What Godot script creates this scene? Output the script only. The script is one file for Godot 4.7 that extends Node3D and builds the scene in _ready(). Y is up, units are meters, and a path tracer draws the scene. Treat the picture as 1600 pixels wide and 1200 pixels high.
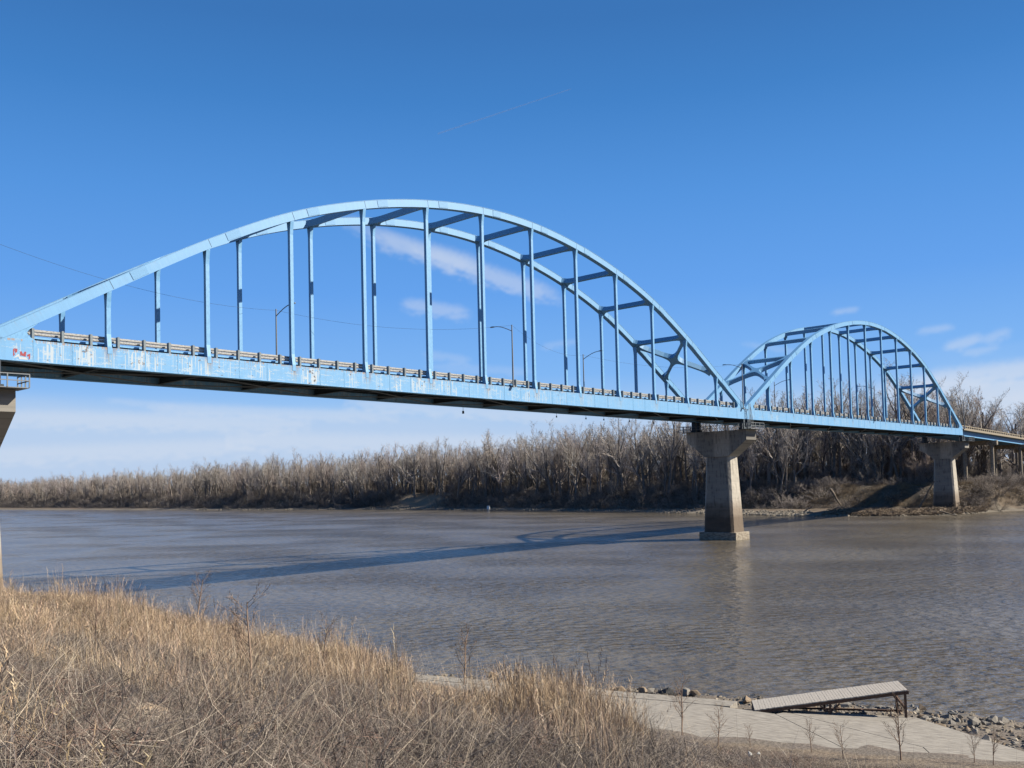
extends Node3D

# ---------------------------------------------------------------- mesh builder
class B:
	var v := PackedVector3Array()
	var n := PackedVector3Array()
	var t := PackedVector2Array()
	var c := PackedColorArray()
	var col := Color(1, 1, 1)

	func tri(a: Vector3, b: Vector3, d: Vector3, na: Vector3, nb: Vector3, nd: Vector3, ta := Vector2.ZERO, tb := Vector2.ZERO, td := Vector2.ZERO) -> void:
		v.append(a); v.append(d); v.append(b)
		n.append(na); n.append(nd); n.append(nb)
		t.append(ta); t.append(td); t.append(tb)
		c.append(col); c.append(col); c.append(col)

	# corners counter-clockwise seen from outside
	func quad(a: Vector3, b: Vector3, d: Vector3, e: Vector3, ta := Vector2.ZERO, tb := Vector2.ZERO, td := Vector2.ZERO, te := Vector2.ZERO) -> void:
		var nn := (d - a).cross(e - b).normalized()
		tri(a, b, d, nn, nn, nn, ta, tb, td)
		tri(a, d, e, nn, nn, nn, ta, td, te)

	# eight corners: four of one end (ccw seen from outside that end), four of the other in the same order
	func hexa(p: Array, q: Array) -> void:
		quad(p[0], p[1], p[2], p[3])
		quad(q[3], q[2], q[1], q[0])
		for i in 4:
			var j := (i + 1) % 4
			quad(p[j], p[i], q[i], q[j])

	func box(at: Vector3, size: Vector3, bs := Basis.IDENTITY) -> void:
		var h := size / 2.0
		var p := []
		var q := []
		for s in [[-1, -1], [1, -1], [1, 1], [-1, 1]]:
			p.append(at + bs * Vector3(s[0] * h.x, s[1] * h.y, h.z))
			q.append(at + bs * Vector3(s[0] * h.x, s[1] * h.y, -h.z))
		hexa(p, q)

	# a box with its upper edges chamfered by k
	func cbox(at: Vector3, size: Vector3, k: float, bs := Basis.IDENTITY) -> void:
		var h := size / 2.0
		var r := []
		for l in [[-h.y, 0.0], [h.y - k, 0.0], [h.y, k]]:
			var ring := []
			for s in [[-1, 1], [1, 1], [1, -1], [-1, -1]]:
				ring.append(at + bs * Vector3(s[0] * (h.x - l[1]), l[0], s[1] * (h.z - l[1])))
			r.append(ring)
		for m in 2:
			for i in 4:
				var j := (i + 1) % 4
				quad(r[m][i], r[m][j], r[m + 1][j], r[m + 1][i])
		quad(r[2][0], r[2][1], r[2][2], r[2][3])
		quad(r[0][3], r[0][2], r[0][1], r[0][0])

	# a rectangular bar from p to q, w across and h along up
	func bar(p: Vector3, q: Vector3, w: float, h: float, up := Vector3.UP) -> void:
		var d := (q - p).normalized()
		var s := d.cross(up).normalized()
		var u := s.cross(d)
		var a := []
		var b := []
		for k in [[-1, -1], [-1, 1], [1, 1], [1, -1]]:
			var o: Vector3 = s * (k[0] * w / 2.0) + u * (k[1] * h / 2.0)
			a.append(p + o)
			b.append(q + o)
		hexa(a, b)

	func tube(p: Vector3, q: Vector3, r0: float, r1: float, sides := 6, caps := false) -> void:
		var d := (q - p).normalized()
		var s := d.cross(Vector3.UP if absf(d.y) < 0.9 else Vector3.RIGHT).normalized()
		var u := d.cross(s)
		for i in sides:
			var a0 := TAU * i / sides
			var a1 := TAU * (i + 1) / sides
			var o0 := s * cos(a0) + u * sin(a0)
			var o1 := s * cos(a1) + u * sin(a1)
			tri(p + o0 * r0, p + o1 * r0, q + o1 * r1, o0, o1, o1, Vector2(float(i) / sides, 0), Vector2(float(i + 1) / sides, 0), Vector2(float(i + 1) / sides, 1))
			tri(p + o0 * r0, q + o1 * r1, q + o0 * r1, o0, o1, o0, Vector2(float(i) / sides, 0), Vector2(float(i + 1) / sides, 1), Vector2(float(i) / sides, 1))
			if caps:
				tri(q, q + o0 * r1, q + o1 * r1, d, d, d)
				tri(p, p + o1 * r0, p + o0 * r0, -d, -d, -d)

	func path(ps: Array, r: float, sides := 6) -> void:
		for i in ps.size() - 1:
			tube(ps[i], ps[i + 1], r, r, sides)

	# a flat polygon in the plane z, pushed out from z0 to z1
	func slab(poly: PackedVector2Array, z0: float, z1: float) -> void:
		var p := poly
		if Geometry2D.is_polygon_clockwise(p):
			p = p.duplicate()
			p.reverse()
		var ix := Geometry2D.triangulate_polygon(p)
		for i in range(0, ix.size(), 3):
			var a := p[ix[i]]
			var b := p[ix[i + 1]]
			var d := p[ix[i + 2]]
			if (b - a).cross(d - a) < 0:
				var e := b
				b = d
				d = e
			tri(Vector3(a.x, a.y, z1), Vector3(b.x, b.y, z1), Vector3(d.x, d.y, z1), Vector3.BACK, Vector3.BACK, Vector3.BACK)
			tri(Vector3(a.x, a.y, z0), Vector3(d.x, d.y, z0), Vector3(b.x, b.y, z0), Vector3.FORWARD, Vector3.FORWARD, Vector3.FORWARD)
		for i in p.size():
			var a := p[i]
			var b := p[(i + 1) % p.size()]
			quad(Vector3(a.x, a.y, z1), Vector3(a.x, a.y, z0), Vector3(b.x, b.y, z0), Vector3(b.x, b.y, z1))

	# skin between rings of equal length (each ring ccw seen from the first end), with end caps
	func loft(rings: Array, caps := true, uvs := false) -> void:
		for m in rings.size() - 1:
			var k: int = rings[m].size()
			for i in k:
				var j := (i + 1) % k
				if uvs:
					var v0 := 1.0 - float(m) / (rings.size() - 1)
					var v1 := 1.0 - float(m + 1) / (rings.size() - 1)
					quad(rings[m][i], rings[m][j], rings[m + 1][j], rings[m + 1][i], Vector2(float(i) / k, v0), Vector2(float(i + 1) / k, v0), Vector2(float(i + 1) / k, v1), Vector2(float(i) / k, v1))
				else:
					quad(rings[m][i], rings[m][j], rings[m + 1][j], rings[m + 1][i])
		if caps:
			for i in range(1, rings[0].size() - 1):
				var f: Array = rings[0]
				var nn: Vector3 = (f[i + 1] - f[0]).cross(f[i] - f[0]).normalized()
				tri(f[0], f[i + 1], f[i], nn, nn, nn)
				var l: Array = rings[-1]
				nn = (l[i] - l[0]).cross(l[i + 1] - l[0]).normalized()
				tri(l[0], l[i], l[i + 1], nn, nn, nn)

	# a thin tapering blade through the points
	func blade(ps: Array, w: float, side: Vector3) -> void:
		var k := ps.size()
		for i in k - 1:
			var w0 := w * (1.0 - 0.85 * i / (k - 1)) * 0.5
			var w1 := w * (1.0 - 0.85 * (i + 1) / (k - 1)) * 0.5
			var a: Vector3 = ps[i] - side * w0
			var b: Vector3 = ps[i] + side * w0
			var d: Vector3 = ps[i + 1] + side * w1
			var e: Vector3 = ps[i + 1] - side * w1
			var nn := (b - a).cross(d - a).normalized()
			tri(a, b, d, nn, nn, nn)
			tri(a, d, e, nn, nn, nn)

	func smooth_lump(r: Vector3, seed_: int, rough := 0.25, rings := 5, sides := 8) -> void:
		var f := FastNoiseLite.new()
		f.seed = seed_
		f.frequency = 0.9
		var g := []
		for i in rings + 1:
			var la := PI * i / rings
			var row := []
			for j in sides:
				var lo := TAU * j / sides
				var d := Vector3(sin(la) * cos(lo), -cos(la), sin(la) * sin(lo))
				row.append(d * (1.0 + rough * 2.2 * f.get_noise_3dv(d * 1.6)) * r)
			g.append(row)
		for i in rings:
			for j in sides:
				var k := (j + 1) % sides
				quad(g[i][k], g[i][j], g[i + 1][j], g[i + 1][k])

	# an angular stone: the hull of a few scattered points
	func shard(r: Vector3, seed_: int) -> void:
		var g := RandomNumberGenerator.new()
		g.seed = seed_
		var p := []
		for k in 15:
			p.append(Vector3(g.randfn(), g.randfn(), g.randfn()).normalized() * r * g.randf_range(0.8, 1.1))
		for a in p.size():
			for b in range(a + 1, p.size()):
				for d in range(b + 1, p.size()):
					var nn: Vector3 = (p[b] - p[a]).cross(p[d] - p[a]).normalized()
					var over := 0
					var under := 0
					for e in p.size():
						var h: float = nn.dot(p[e] - p[a])
						if h > 1e-4: over += 1
						elif h < -1e-4: under += 1
					if over == 0: tri(p[a], p[b], p[d], nn, nn, nn)
					elif under == 0: tri(p[a], p[d], p[b], -nn, -nn, -nn)

	func mesh() -> ArrayMesh:
		var a := []
		a.resize(Mesh.ARRAY_MAX)
		a[Mesh.ARRAY_VERTEX] = v
		a[Mesh.ARRAY_NORMAL] = n
		a[Mesh.ARRAY_TEX_UV] = t
		a[Mesh.ARRAY_COLOR] = c
		var m := ArrayMesh.new()
		m.add_surface_from_arrays(Mesh.PRIMITIVE_TRIANGLES, a)
		return m


# ---------------------------------------------------------------- tagging
func tag(o: Node3D, label := "", category := "", group := "", kind := "") -> Node3D:
	if label: o.set_meta("label", label)
	if category: o.set_meta("category", category)
	if group: o.set_meta("group", group)
	if kind: o.set_meta("kind", kind)
	return o

func thing(called: String, label: String, category: String, at := Vector3.ZERO, group := "") -> Node3D:
	var o := Node3D.new()
	o.name = called
	add_child(o, true)
	o.position = at
	return tag(o, label, category, group)

func put(called: String, m: Mesh, mat: Material, parent: Node = self, at := Vector3.ZERO) -> MeshInstance3D:
	var o := MeshInstance3D.new()
	o.name = called
	o.mesh = m
	o.material_override = mat
	parent.add_child(o, true)
	o.position = at
	return o

func many(called: String, m: Mesh, mat: Material, xf: Array, cols: Array, parent: Node = self) -> MultiMeshInstance3D:
	var mm := MultiMesh.new()
	mm.transform_format = MultiMesh.TRANSFORM_3D
	mm.use_colors = cols.size() > 0
	mm.mesh = m
	mm.instance_count = xf.size()
	for i in xf.size():
		mm.set_instance_transform(i, xf[i])
		if cols.size() > 0:
			mm.set_instance_color(i, cols[i])
	var o := MultiMeshInstance3D.new()
	o.name = called
	o.multimesh = mm
	o.material_override = mat
	parent.add_child(o, true)
	return o

func copy_of(o: Node3D, at: Vector3, label := "", turn := 0.0, sc := 1.0, group := "") -> Node3D:
	var r: Node3D = o.duplicate()
	add_child(r, true)
	r.transform = Transform3D(Basis(Vector3.UP, turn).scaled(Vector3.ONE * sc), at)
	if label: r.set_meta("label", label)
	if group: r.set_meta("group", group)
	return r


# ---------------------------------------------------------------- materials
func lin(r: float, g: float, b: float) -> Color:
	return Color(r, g, b).linear_to_srgb()

func flat(r: float, g: float, b: float, rough := 0.8, metal := 0.0) -> StandardMaterial3D:
	var m := StandardMaterial3D.new()
	m.albedo_color = lin(r, g, b)
	m.roughness = rough
	m.metallic = metal
	return m

func vc(rough := 0.9) -> StandardMaterial3D:
	var m := StandardMaterial3D.new()
	m.vertex_color_use_as_albedo = true
	m.roughness = rough
	return m

func noise(seed_: int, freq: float, oct := 4) -> FastNoiseLite:
	var f := FastNoiseLite.new()
	f.seed = seed_
	f.frequency = freq
	f.fractal_octaves = oct
	return f

func ramp(stops: Array) -> Gradient:
	var g := Gradient.new()
	g.offsets = PackedFloat32Array(stops.map(func(s): return s[0]))
	g.colors = PackedColorArray(stops.map(func(s): return s[1]))
	return g

func noise_tex(seed_: int, freq: float, stops: Array, size := 512, oct := 5) -> NoiseTexture2D:
	var t := NoiseTexture2D.new()
	t.width = size
	t.height = size
	t.seamless = true
	t.noise = noise(seed_, freq, oct)
	t.color_ramp = ramp(stops)
	return t

func noise_normal(seed_: int, freq: float, strength: float, size := 512, oct := 5) -> NoiseTexture2D:
	var t := NoiseTexture2D.new()
	t.width = size
	t.height = size
	t.seamless = true
	t.as_normal_map = true
	t.bump_strength = strength
	t.noise = noise(seed_, freq, oct)
	return t

func tri_mat(tex: Texture2D, sc: Vector3, rough := 0.9, nrm: Texture2D = null, world := true) -> StandardMaterial3D:
	var m := StandardMaterial3D.new()
	m.albedo_texture = tex
	m.uv1_triplanar = true
	m.uv1_world_triplanar = world
	m.uv1_scale = sc
	m.roughness = rough
	if nrm:
		m.normal_enabled = true
		m.normal_texture = nrm
		m.normal_scale = 0.7
	return m

func sm(a: float, b: float, x: float) -> float:
	return smoothstep(a, b, x)

func table(pts: Array, x: float) -> float:
	if x <= pts[0][0]: return pts[0][1]
	for i in pts.size() - 1:
		if x < pts[i + 1][0]:
			return lerpf(pts[i][1], pts[i + 1][1], (x - pts[i][0]) / (pts[i + 1][0] - pts[i][0]))
	return pts[-1][1]

# blue bridge paint, laid along a girder: chalky patches, rust runs below the panel points, drip streaks
func paint(w: int, h: int, seed_: int, wear: float, nodes: bool) -> ImageTexture:
	var im := Image.create(w, h, false, Image.FORMAT_RGB8)
	var a := noise(seed_, 0.022, 4)
	var b := noise(seed_ + 1, 0.09, 3)
	var d := noise(seed_ + 2, 0.35, 2)
	for x in w:
		var u := float(x) / w
		var worn := wear * clampf(1.3 - absf(u - 0.2) * 2.5, 0.12, 1.0)
		var streak := b.get_noise_2d(x * 2.2, 7.0)
		var near_node := 9.0
		if nodes:
			near_node = absf(fposmod(u * 13.0 + 0.5, 1.0) - 0.5) * (w / 13.0)
		var run := d.get_noise_2d(x * 1.3, 90.0)
		for y in h:
			var v := float(y) / h
			var k := 1.0 + 0.05 * a.get_noise_2d(x, y * 2.0) + 0.07 * streak
			var c := Color(0.1, 0.255, 0.45) * k
			# bleached, chalky drips and flakes
			var area := a.get_noise_2d(x * 0.8, 50.0)
			var lane := b.get_noise_2d(x * 3.4 + 300.0, 3.0) + 0.5 * d.get_noise_2d(x * 0.8, 200.0)
			var fall := clampf(0.45 + 0.9 * lane + 0.7 * area, 0.0, 1.05)
			var from := 0.25 + 0.5 * b.get_noise_2d(x * 1.2, 400.0)
			var drip := sm(0.1, 0.34, lane + area * 0.9 - 0.12) * sm(from - 0.06, from, v) * sm(from + fall, from + fall * 0.55, v)
			var flake := sm(0.5, 0.62, 0.9 * a.get_noise_2d(x * 3.0 + 77.0, y * 2.2) + 0.5 * d.get_noise_2d(x, y * 0.8) + 0.45 * area + 0.12)
			var smear := sm(0.36, 0.44, a.get_noise_2d(x * 1.1 + 500.0, y * 4.0) + 0.4 * d.get_noise_2d(x, y)) * 0.5
			c = c.lerp(Color(0.32, 0.375, 0.42), clampf(maxf(maxf(drip, flake), smear) * worn * 1.15, 0.0, 0.92))
			c = c.lerp(Color(0.17, 0.11, 0.075), sm(0.3, 0.55, b.get_noise_2d(x * 4.5 + 800.0, 9.0) + 0.25 * area) * sm(0.75, 0.0, v) * 0.5 * (0.35 + 0.65 * worn))
			# bare steel and rust where the paint is off
			var spot := b.get_noise_2d(x * 0.75 + 900.0, y * 0.42) + 0.45 * area + 0.2 * d.get_noise_2d(x, y * 0.5)
			c = c.lerp(Color(0.055, 0.035, 0.03), sm(0.6, 0.66, spot) * worn * 0.9)
			if nodes:
				var reach := clampf(0.5 + run * 1.3, 0.05, 1.0)
				var r := sm(14.0, 1.0, near_node + 4.0 * run) * sm(reach, reach * 0.3, v) * 0.8
				c = c.lerp(Color(0.13, 0.06, 0.03), r * (0.4 + 0.5 * worn))
				c = c.lerp(Color(0.2, 0.26, 0.28), sm(1.2, 0.2, absf(near_node - 2.0)) * 0.5)
				if v < 0.1:
					c = c.lerp(Color(0.23, 0.15, 0.1), sm(0.15, 0.4, run + 0.3 * streak) * 0.6 * (0.4 + worn))
			im.set_pixel(x, y, c.linear_to_srgb())
	return ImageTexture.create_from_image(im)

# weathered concrete, v runs down the shaft: soot runs from the top, silt and algae line at the foot
func pier_tex(seed_: int, tide: float) -> ImageTexture:
	var w := 256
	var h := 512
	var im := Image.create(w, h, false, Image.FORMAT_RGB8)
	var a := noise(seed_, 0.02, 5)
	var b := noise(seed_ + 1, 0.12, 3)
	for y in h:
		var v := float(y) / h
		for x in w:
			var g := a.get_noise_2d(x, y)
			var s := b.get_noise_2d(x * 1.4, y * 0.05)
			var c := Color(0.33, 0.305, 0.262) * (1.0 + 0.22 * g + 0.1 * s)
			c = c.lerp(Color(0.085, 0.08, 0.075), sm(0.2, 0.6, s + 0.4 * g + 0.2 * sm(0.4, 0.0, v)) * 0.6)
			var line := v + 0.03 * g + 0.02 * s
			c = c.lerp(Color(0.13, 0.095, 0.065), sm(tide - 0.2, tide, line) * 0.75)
			c = c.lerp(Color(0.09, 0.065, 0.045), sm(tide + 0.02, tide + 0.1, line) * 0.75)
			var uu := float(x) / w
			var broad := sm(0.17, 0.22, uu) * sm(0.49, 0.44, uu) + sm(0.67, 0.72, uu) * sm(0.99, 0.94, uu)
			c = c.lerp(c * Color(0.55, 0.57, 0.6), broad * (0.9 + 0.5 * g))  # shade of the broad faces, painted into the concrete colour
			if fposmod(v * 9.0, 1.0) < 0.03:
				c = c * 0.8
			im.set_pixel(x, y, c.linear_to_srgb())
	return ImageTexture.create_from_image(im)


# ---------------------------------------------------------------- camera and picture geometry
const SKY_GAIN := 0.45   # the sky as photographed, over the exposure
const FOCAL := 1435.843
const CX := 797.06
const CY := 694.73
var eye := Vector3(-26.835, 11.581, 82.581)
var cam_basis := Basis()
var rng := RandomNumberGenerator.new()

func heading(px: float, py: float) -> Vector3:
	return cam_basis * Vector3((px - CX) / FOCAL, -(py - CY) / FOCAL, -1.0)

func screen(p: Vector3) -> Vector2:
	var d := cam_basis.inverse() * (p - eye)
	return Vector2(CX - FOCAL * d.x / d.z, CY + FOCAL * d.y / d.z)

func az_el(d: Vector3) -> Vector2:
	var u := d.normalized()
	return Vector2(rad_to_deg(atan2(u.x, -u.z)), rad_to_deg(asin(u.y)))


# ---------------------------------------------------------------- the lie of the land
const FAR_LINE := [[-2500, 205], [-687, 231], [-496, 242], [-360, 250], [-268, 263], [-250, 264], [-181, 260], [-106, 247], [-54, 232], [-38, 226], [-12, 226], [2, 238], [6, 258], [12, 270], [60, 275], [400, 285], [2500, 300]]
var land_noise: FastNoiseLite
var fine_noise: FastNoiseLite

func slab_in(z: float) -> float: return 1.3 + 0.378 * (z - 63.0)
func slab_out(z: float) -> float: return 8.5 + 0.2 * (z - 45.0)
func slab_y(x: float, z: float) -> float: return 2.2 - 0.11 * (x - slab_in(z))

func near_land(x: float, z: float) -> float:
	var toe := slab_y(x, z)
	var o := slab_out(z)
	if x > o:
		toe = slab_y(o, z) - (x - o) * 0.16
	var b := 9.9 - 0.25 * (x + 26.8)
	if x > -9.0:
		b = 9.9 - 0.25 * 17.8 - 0.36 * (x + 9.0)
	if x < -28.0:
		b = 10.2 - 0.02 * (x + 28.0)
	var q := (z - 47.0) / (8.0 if z > 47.0 else 25.0)
	b += 0.68 * exp(-q * q) * sm(-24, -15, x) * (1.0 - sm(-9, 1, x))
	b += 0.28 * land_noise.get_noise_2d(x * 3.0, z * 3.0) + 0.12 * fine_noise.get_noise_2d(x * 2.0, z * 2.0)
	if x < o:
		toe += 0.26 * sm(1.1, -0.4, x - slab_in(z) - 1.6 * fine_noise.get_noise_2d(x * 4.0 + 50.0, z * 4.0))
	if x > o + 0.3:
		toe += 0.3 * fine_noise.get_noise_2d(x * 3.0, z * 3.0)
	return maxf(b, toe)

func far_land(x: float, z: float) -> float:
	var f := table(FAR_LINE, z) + 2.5 * land_noise.get_noise_2d(z * 1.6, 40.0)
	var e := x - f
	var beach := clampf(e * 0.11, -4.0, 0.9) + (0.35 * fine_noise.get_noise_2d(x, z) if e > 0.0 else 0.0)
	var b0 := maxf(f + 4.0, 253.0 + 4.0 * land_noise.get_noise_2d(z * 2.0, 10.0))
	var bank := 7.6 * sm(b0, b0 + 19.0, x) + 0.7 * land_noise.get_noise_2d(x * 2.0, z * 2.0) * sm(b0, b0 + 8.0, x)
	return maxf(beach, bank) if x > b0 else beach

func land(x: float, z: float) -> float:
	if x < 60.0:
		return maxf(near_land(x, z), -4.0)
	if x > 190.0:
		return far_land(x, z)
	return -4.0

func steps(spans: Array) -> PackedFloat32Array:
	var out := PackedFloat32Array()
	for s in spans:
		var x: float = s[0]
		while x < s[1] - 0.001:
			out.append(x)
			x += s[2]
	out.append(spans[-1][1])
	return out

func build_ground() -> void:
	var xs := steps([[-6000, -600, 1350], [-600, -60, 90], [-60, -33, 3], [-33, 26, 0.7], [26, 60, 4], [60, 200, 35], [200, 225, 5], [225, 300, 1.6], [300, 420, 15], [420, 900, 120], [900, 9000, 2700]])
	var zs := steps([[-8000, -2000, 1500], [-2000, -800, 100], [-800, -130, 9], [-130, 30, 2.4], [30, 92, 0.7], [92, 140, 6], [140, 600, 60], [600, 6000, 1350]])
	var nx := xs.size()
	var nz := zs.size()
	var v := PackedVector3Array()
	var n := PackedVector3Array()
	var c := PackedColorArray()
	var t := PackedVector2Array()
	var ix := PackedInt32Array()
	for j in nz:
		for i in nx:
			var x := xs[i]
			var z := zs[j]
			var y := land(x, z)
			v.append(Vector3(x, y, z))
			n.append(Vector3(land(x - 0.4, z) - land(x + 0.4, z), 0.8, land(x, z - 0.4) - land(x, z + 0.4)).normalized())
			t.append(Vector2(x, z) * 0.28)
			var k := 0.5 + 0.5 * land_noise.get_noise_2d(x * 4.0, z * 4.0)
			var f := 0.5 + 0.5 * fine_noise.get_noise_2d(x * 5.0, z * 5.0)
			var col: Color
			if x < 60.0:
				col = Color(0.146, 0.115, 0.087).lerp(Color(0.186, 0.146, 0.099), k)
				col = col.lerp(Color(0.062, 0.074, 0.028), sm(0.6, 0.8, f) * sm(-14, -24, x) * 0.7)
				if x > slab_in(z) - 1.5:
					col = Color(0.124, 0.105, 0.087).lerp(Color(0.161, 0.136, 0.112), f)
			else:
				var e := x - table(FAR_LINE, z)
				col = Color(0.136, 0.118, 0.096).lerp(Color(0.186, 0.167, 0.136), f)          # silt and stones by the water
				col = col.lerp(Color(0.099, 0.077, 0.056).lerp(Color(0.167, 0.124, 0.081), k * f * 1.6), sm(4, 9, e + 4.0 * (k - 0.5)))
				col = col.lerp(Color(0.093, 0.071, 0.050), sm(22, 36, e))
				col = col.lerp(Color(0.26, 0.21, 0.15), sm(-280.0, -268.0, z) * sm(-230.0, -244.0, z) * sm(2.0, 5.0, e) * sm(24.0, 16.0, e))
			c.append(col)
	for j in nz - 1:
		for i in nx - 1:
			var a := j * nx + i
			ix.append_array([a, a + 1, a + nx + 1, a, a + nx + 1, a + nx])
	var arr := []
	arr.resize(Mesh.ARRAY_MAX)
	arr[Mesh.ARRAY_VERTEX] = v
	arr[Mesh.ARRAY_NORMAL] = n
	arr[Mesh.ARRAY_COLOR] = c
	arr[Mesh.ARRAY_TEX_UV] = t
	arr[Mesh.ARRAY_INDEX] = ix
	var m := ArrayMesh.new()
	m.add_surface_from_arrays(Mesh.PRIMITIVE_TRIANGLES, arr)
	var mat := vc(0.95)
	mat.albedo_texture = noise_tex(11, 0.02, [[0.2, Color(0.62, 0.6, 0.58)], [0.5, Color(0.85, 0.84, 0.82)], [0.75, Color(1, 1, 1)]], 1024, 6)
	mat.normal_enabled = true
	mat.normal_texture = noise_normal(12, 0.03, 6.0, 1024, 6)
	tag(put("ground", m, mat), "brown river banks under dry grass, mud and stones", "ground", "", "structure")


# ---------------------------------------------------------------- sky
func build_sky() -> Sky:
	var w := 768
	var h := 384
	var im := Image.create(w, h, false, Image.FORMAT_RGBF)
	var grad := [[-1.0, Color(0.49, 0.62, 0.82)], [2.0, Color(0.47, 0.61, 0.84)], [4.5, Color(0.345, 0.57, 0.9)], [6.6, Color(0.225, 0.48, 0.91)], [11.7, Color(0.135, 0.371, 0.855)], [17.2, Color(0.093, 0.305, 0.745)], [22.8, Color(0.057, 0.226, 0.59)], [27.0, Color(0.046, 0.182, 0.49)], [45.0, Color(0.032, 0.135, 0.38)], [90.0, Color(0.02, 0.09, 0.28)]]
	var wisp := noise(5, 0.11, 5)
	var band := noise(6, 0.05, 4)
	# streaks of cirrus: from, to, half-width, strength
	var streaks := []
	for s in [[560, 352, 640, 385, 12, 0.30], [610, 378, 720, 408, 16, 0.50], [690, 405, 830, 452, 16, 0.62], [650, 478, 712, 488, 12, 0.5], [1490, 540, 1520, 531, 8, 0.55], [1448, 517, 1474, 513, 6, 0.4], [1545, 530, 1566, 522, 8, 0.4], [1518, 550, 1546, 546, 5, 0.35], [1310, 487, 1330, 484, 4, 0.4], [1480, 592, 1700, 566, 16, 0.85], [1430, 612, 1660, 610, 18, 0.85], [680, 556, 720, 562, 8, 0.28], [700, 575, 800, 580, 8, 0.22], [860, 540, 890, 536, 6, 0.25], [1180, 540, 1230, 548, 5, 0.2], [190, 627, 260, 634, 5, 0.3], [60, 655, 420, 662, 14, 0.65], [300, 640, 560, 650, 10, 0.55], [20, 712, 330, 700, 15, 0.65], [420, 690, 800, 694, 16, 0.65], [600, 634, 850, 650, 11, 0.6], [700, 610, 930, 622, 8, 0.35], [1490, 640, 1680, 632, 18, 0.85]]:
		var p := az_el(heading(s[0], s[1]))
		var q := az_el(heading(s[2], s[3]))
		streaks.append([p, q, s[4] / 18.0, s[5]])
	var air := func(az: float, el: float) -> Color:
		var c := Color()
		for k in grad.size() - 1:
			if el <= grad[k + 1][0] or k == grad.size() - 2:
				c = (grad[k][1] as Color).lerp(grad[k + 1][1], clampf((el - grad[k][0]) / (grad[k + 1][0] - grad[k][0]), 0, 1))
				break
		if el < 30.0:
			var ring := Vector2(cos(deg_to_rad(az)), sin(deg_to_rad(az))) * 57.3
			var bn := band.get_noise_3d(ring.x * 0.55, ring.y * 0.55, el * 3.2)
			c = c.lerp(Color(0.51, 0.645, 0.85), sm(6.2, 3.3, el - 2.4 * bn) * 0.7)
			var high := sm(0.28, 0.6, band.get_noise_3d(ring.x * 0.8 + 200.0, ring.y * 0.8, el * 1.6)) * sm(30.0, 20.0, el) * sm(9.0, 12.0, el) * 0.16
			if az < 5.0 or az > 85.0:
				c = c.lerp(Color(0.7, 0.76, 0.86), high)
		return c
	for y in h:
		var el := 90.0 - (y + 0.5) / h * 180.0
		for x in w:
			var az := (x + 0.5) / w * 360.0
			if az > 180.0: az -= 360.0
			im.set_pixel(x, y, (air.call(az, el) as Color) * SKY_GAIN if el > -2.0 else Color(0.07, 0.066, 0.06))
	# finer where there are clouds with a shape
	w = 3072
	h = 1536
	im.resize(w, h, Image.INTERPOLATE_CUBIC)
	var tint := Color(0.66, 0.735, 0.86)
	for y in range(int((90.0 - 19.0) / 180.0 * h), int((90.0 + 1.0) / 180.0 * h)):
		var el := 90.0 - (y + 0.5) / h * 180.0
		for x in range(int(12.0 / 360.0 * w), int(88.0 / 360.0 * w)):
			var az := (x + 0.5) / w * 360.0
			var c: Color = air.call(az, el)
			var here := Vector2(az, el)
			for s in streaks:
				var p: Vector2 = s[0]
				var q: Vector2 = s[1]
				if absf(el - (p.y + q.y) * 0.5) > 4.0: continue
				var d := (q - p).normalized()
				var o := here - p
				var u := o.dot(d)
				var L := (q - p).length()
				if u < -2.5 or u > L + 2.5: continue
				var v := o.dot(Vector2(-d.y, d.x))
				var wn := wisp.get_noise_2d(u * 7.0 + p.x * 40.0, v * 26.0 + p.y * 40.0)
				var w2 := wisp.get_noise_2d(u * 26.0 - p.x * 30.0, v * 60.0)
				var side: float = absf(v + 0.35 * s[2] * wn) / s[2]
				var end := maxf(maxf(-u, u - L), 0.0) / (0.35 * L + 0.4)
				var body := maxf(0.0, 1.0 - sqrt(side * side + end * end))
				var a: float = 0.72 * s[3] * sm(0.0, 0.85, body + 0.34 * wn * sm(0.0, 0.2, body) + 0.16 * w2 * sm(0.0, 0.3, body))
				c = c.lerp(tint, clampf(a, 0.0, 0.8))
			im.set_pixel(x, y, c * SKY_GAIN)
	var m := PanoramaSkyMaterial.new()
	m.panorama = ImageTexture.create_from_image(im)
	var s := Sky.new()
	s.sky_material = m
	return s


# ---------------------------------------------------------------- bridge
const PANEL := 128.0 / 13.0
const RISE := [0.45, 6.16, 11.78, 16.56, 19.9, 22.12, 23.28, 23.28, 22.12, 19.9, 16.56, 11.78, 6.16, 0.45]
const NEAR := -0.375
const FARZ := -10.63
const DEEP := 1.84
var m_arch: Material
var m_girder := []
var m_blue: Material
var m_blue_dark: Material
var m_rail: Material
var m_post: Material
var m_steel: Material
var m_curb: Material
var m_deck: Material
var m_concrete: Material
var m_galv: Material

func deck(x: float) -> float: return 24.74 - 0.00573 * x + 0.0000109 * x * x

func arch_top(s: float) -> float:
	s = clampf(s, 0.0, 128.0)
	var u := s / PANEL
	var i := clampi(int(u), 0, 12)
	var f := u - i
	var p0: float = RISE[i - 1] if i > 0 else RISE[0] - 5.2
	var p3: float = RISE[i + 2] if i < 12 else RISE[13] - 5.2
	return cubic_interpolate(RISE[i], RISE[i + 1], p0, p3, f)

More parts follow.
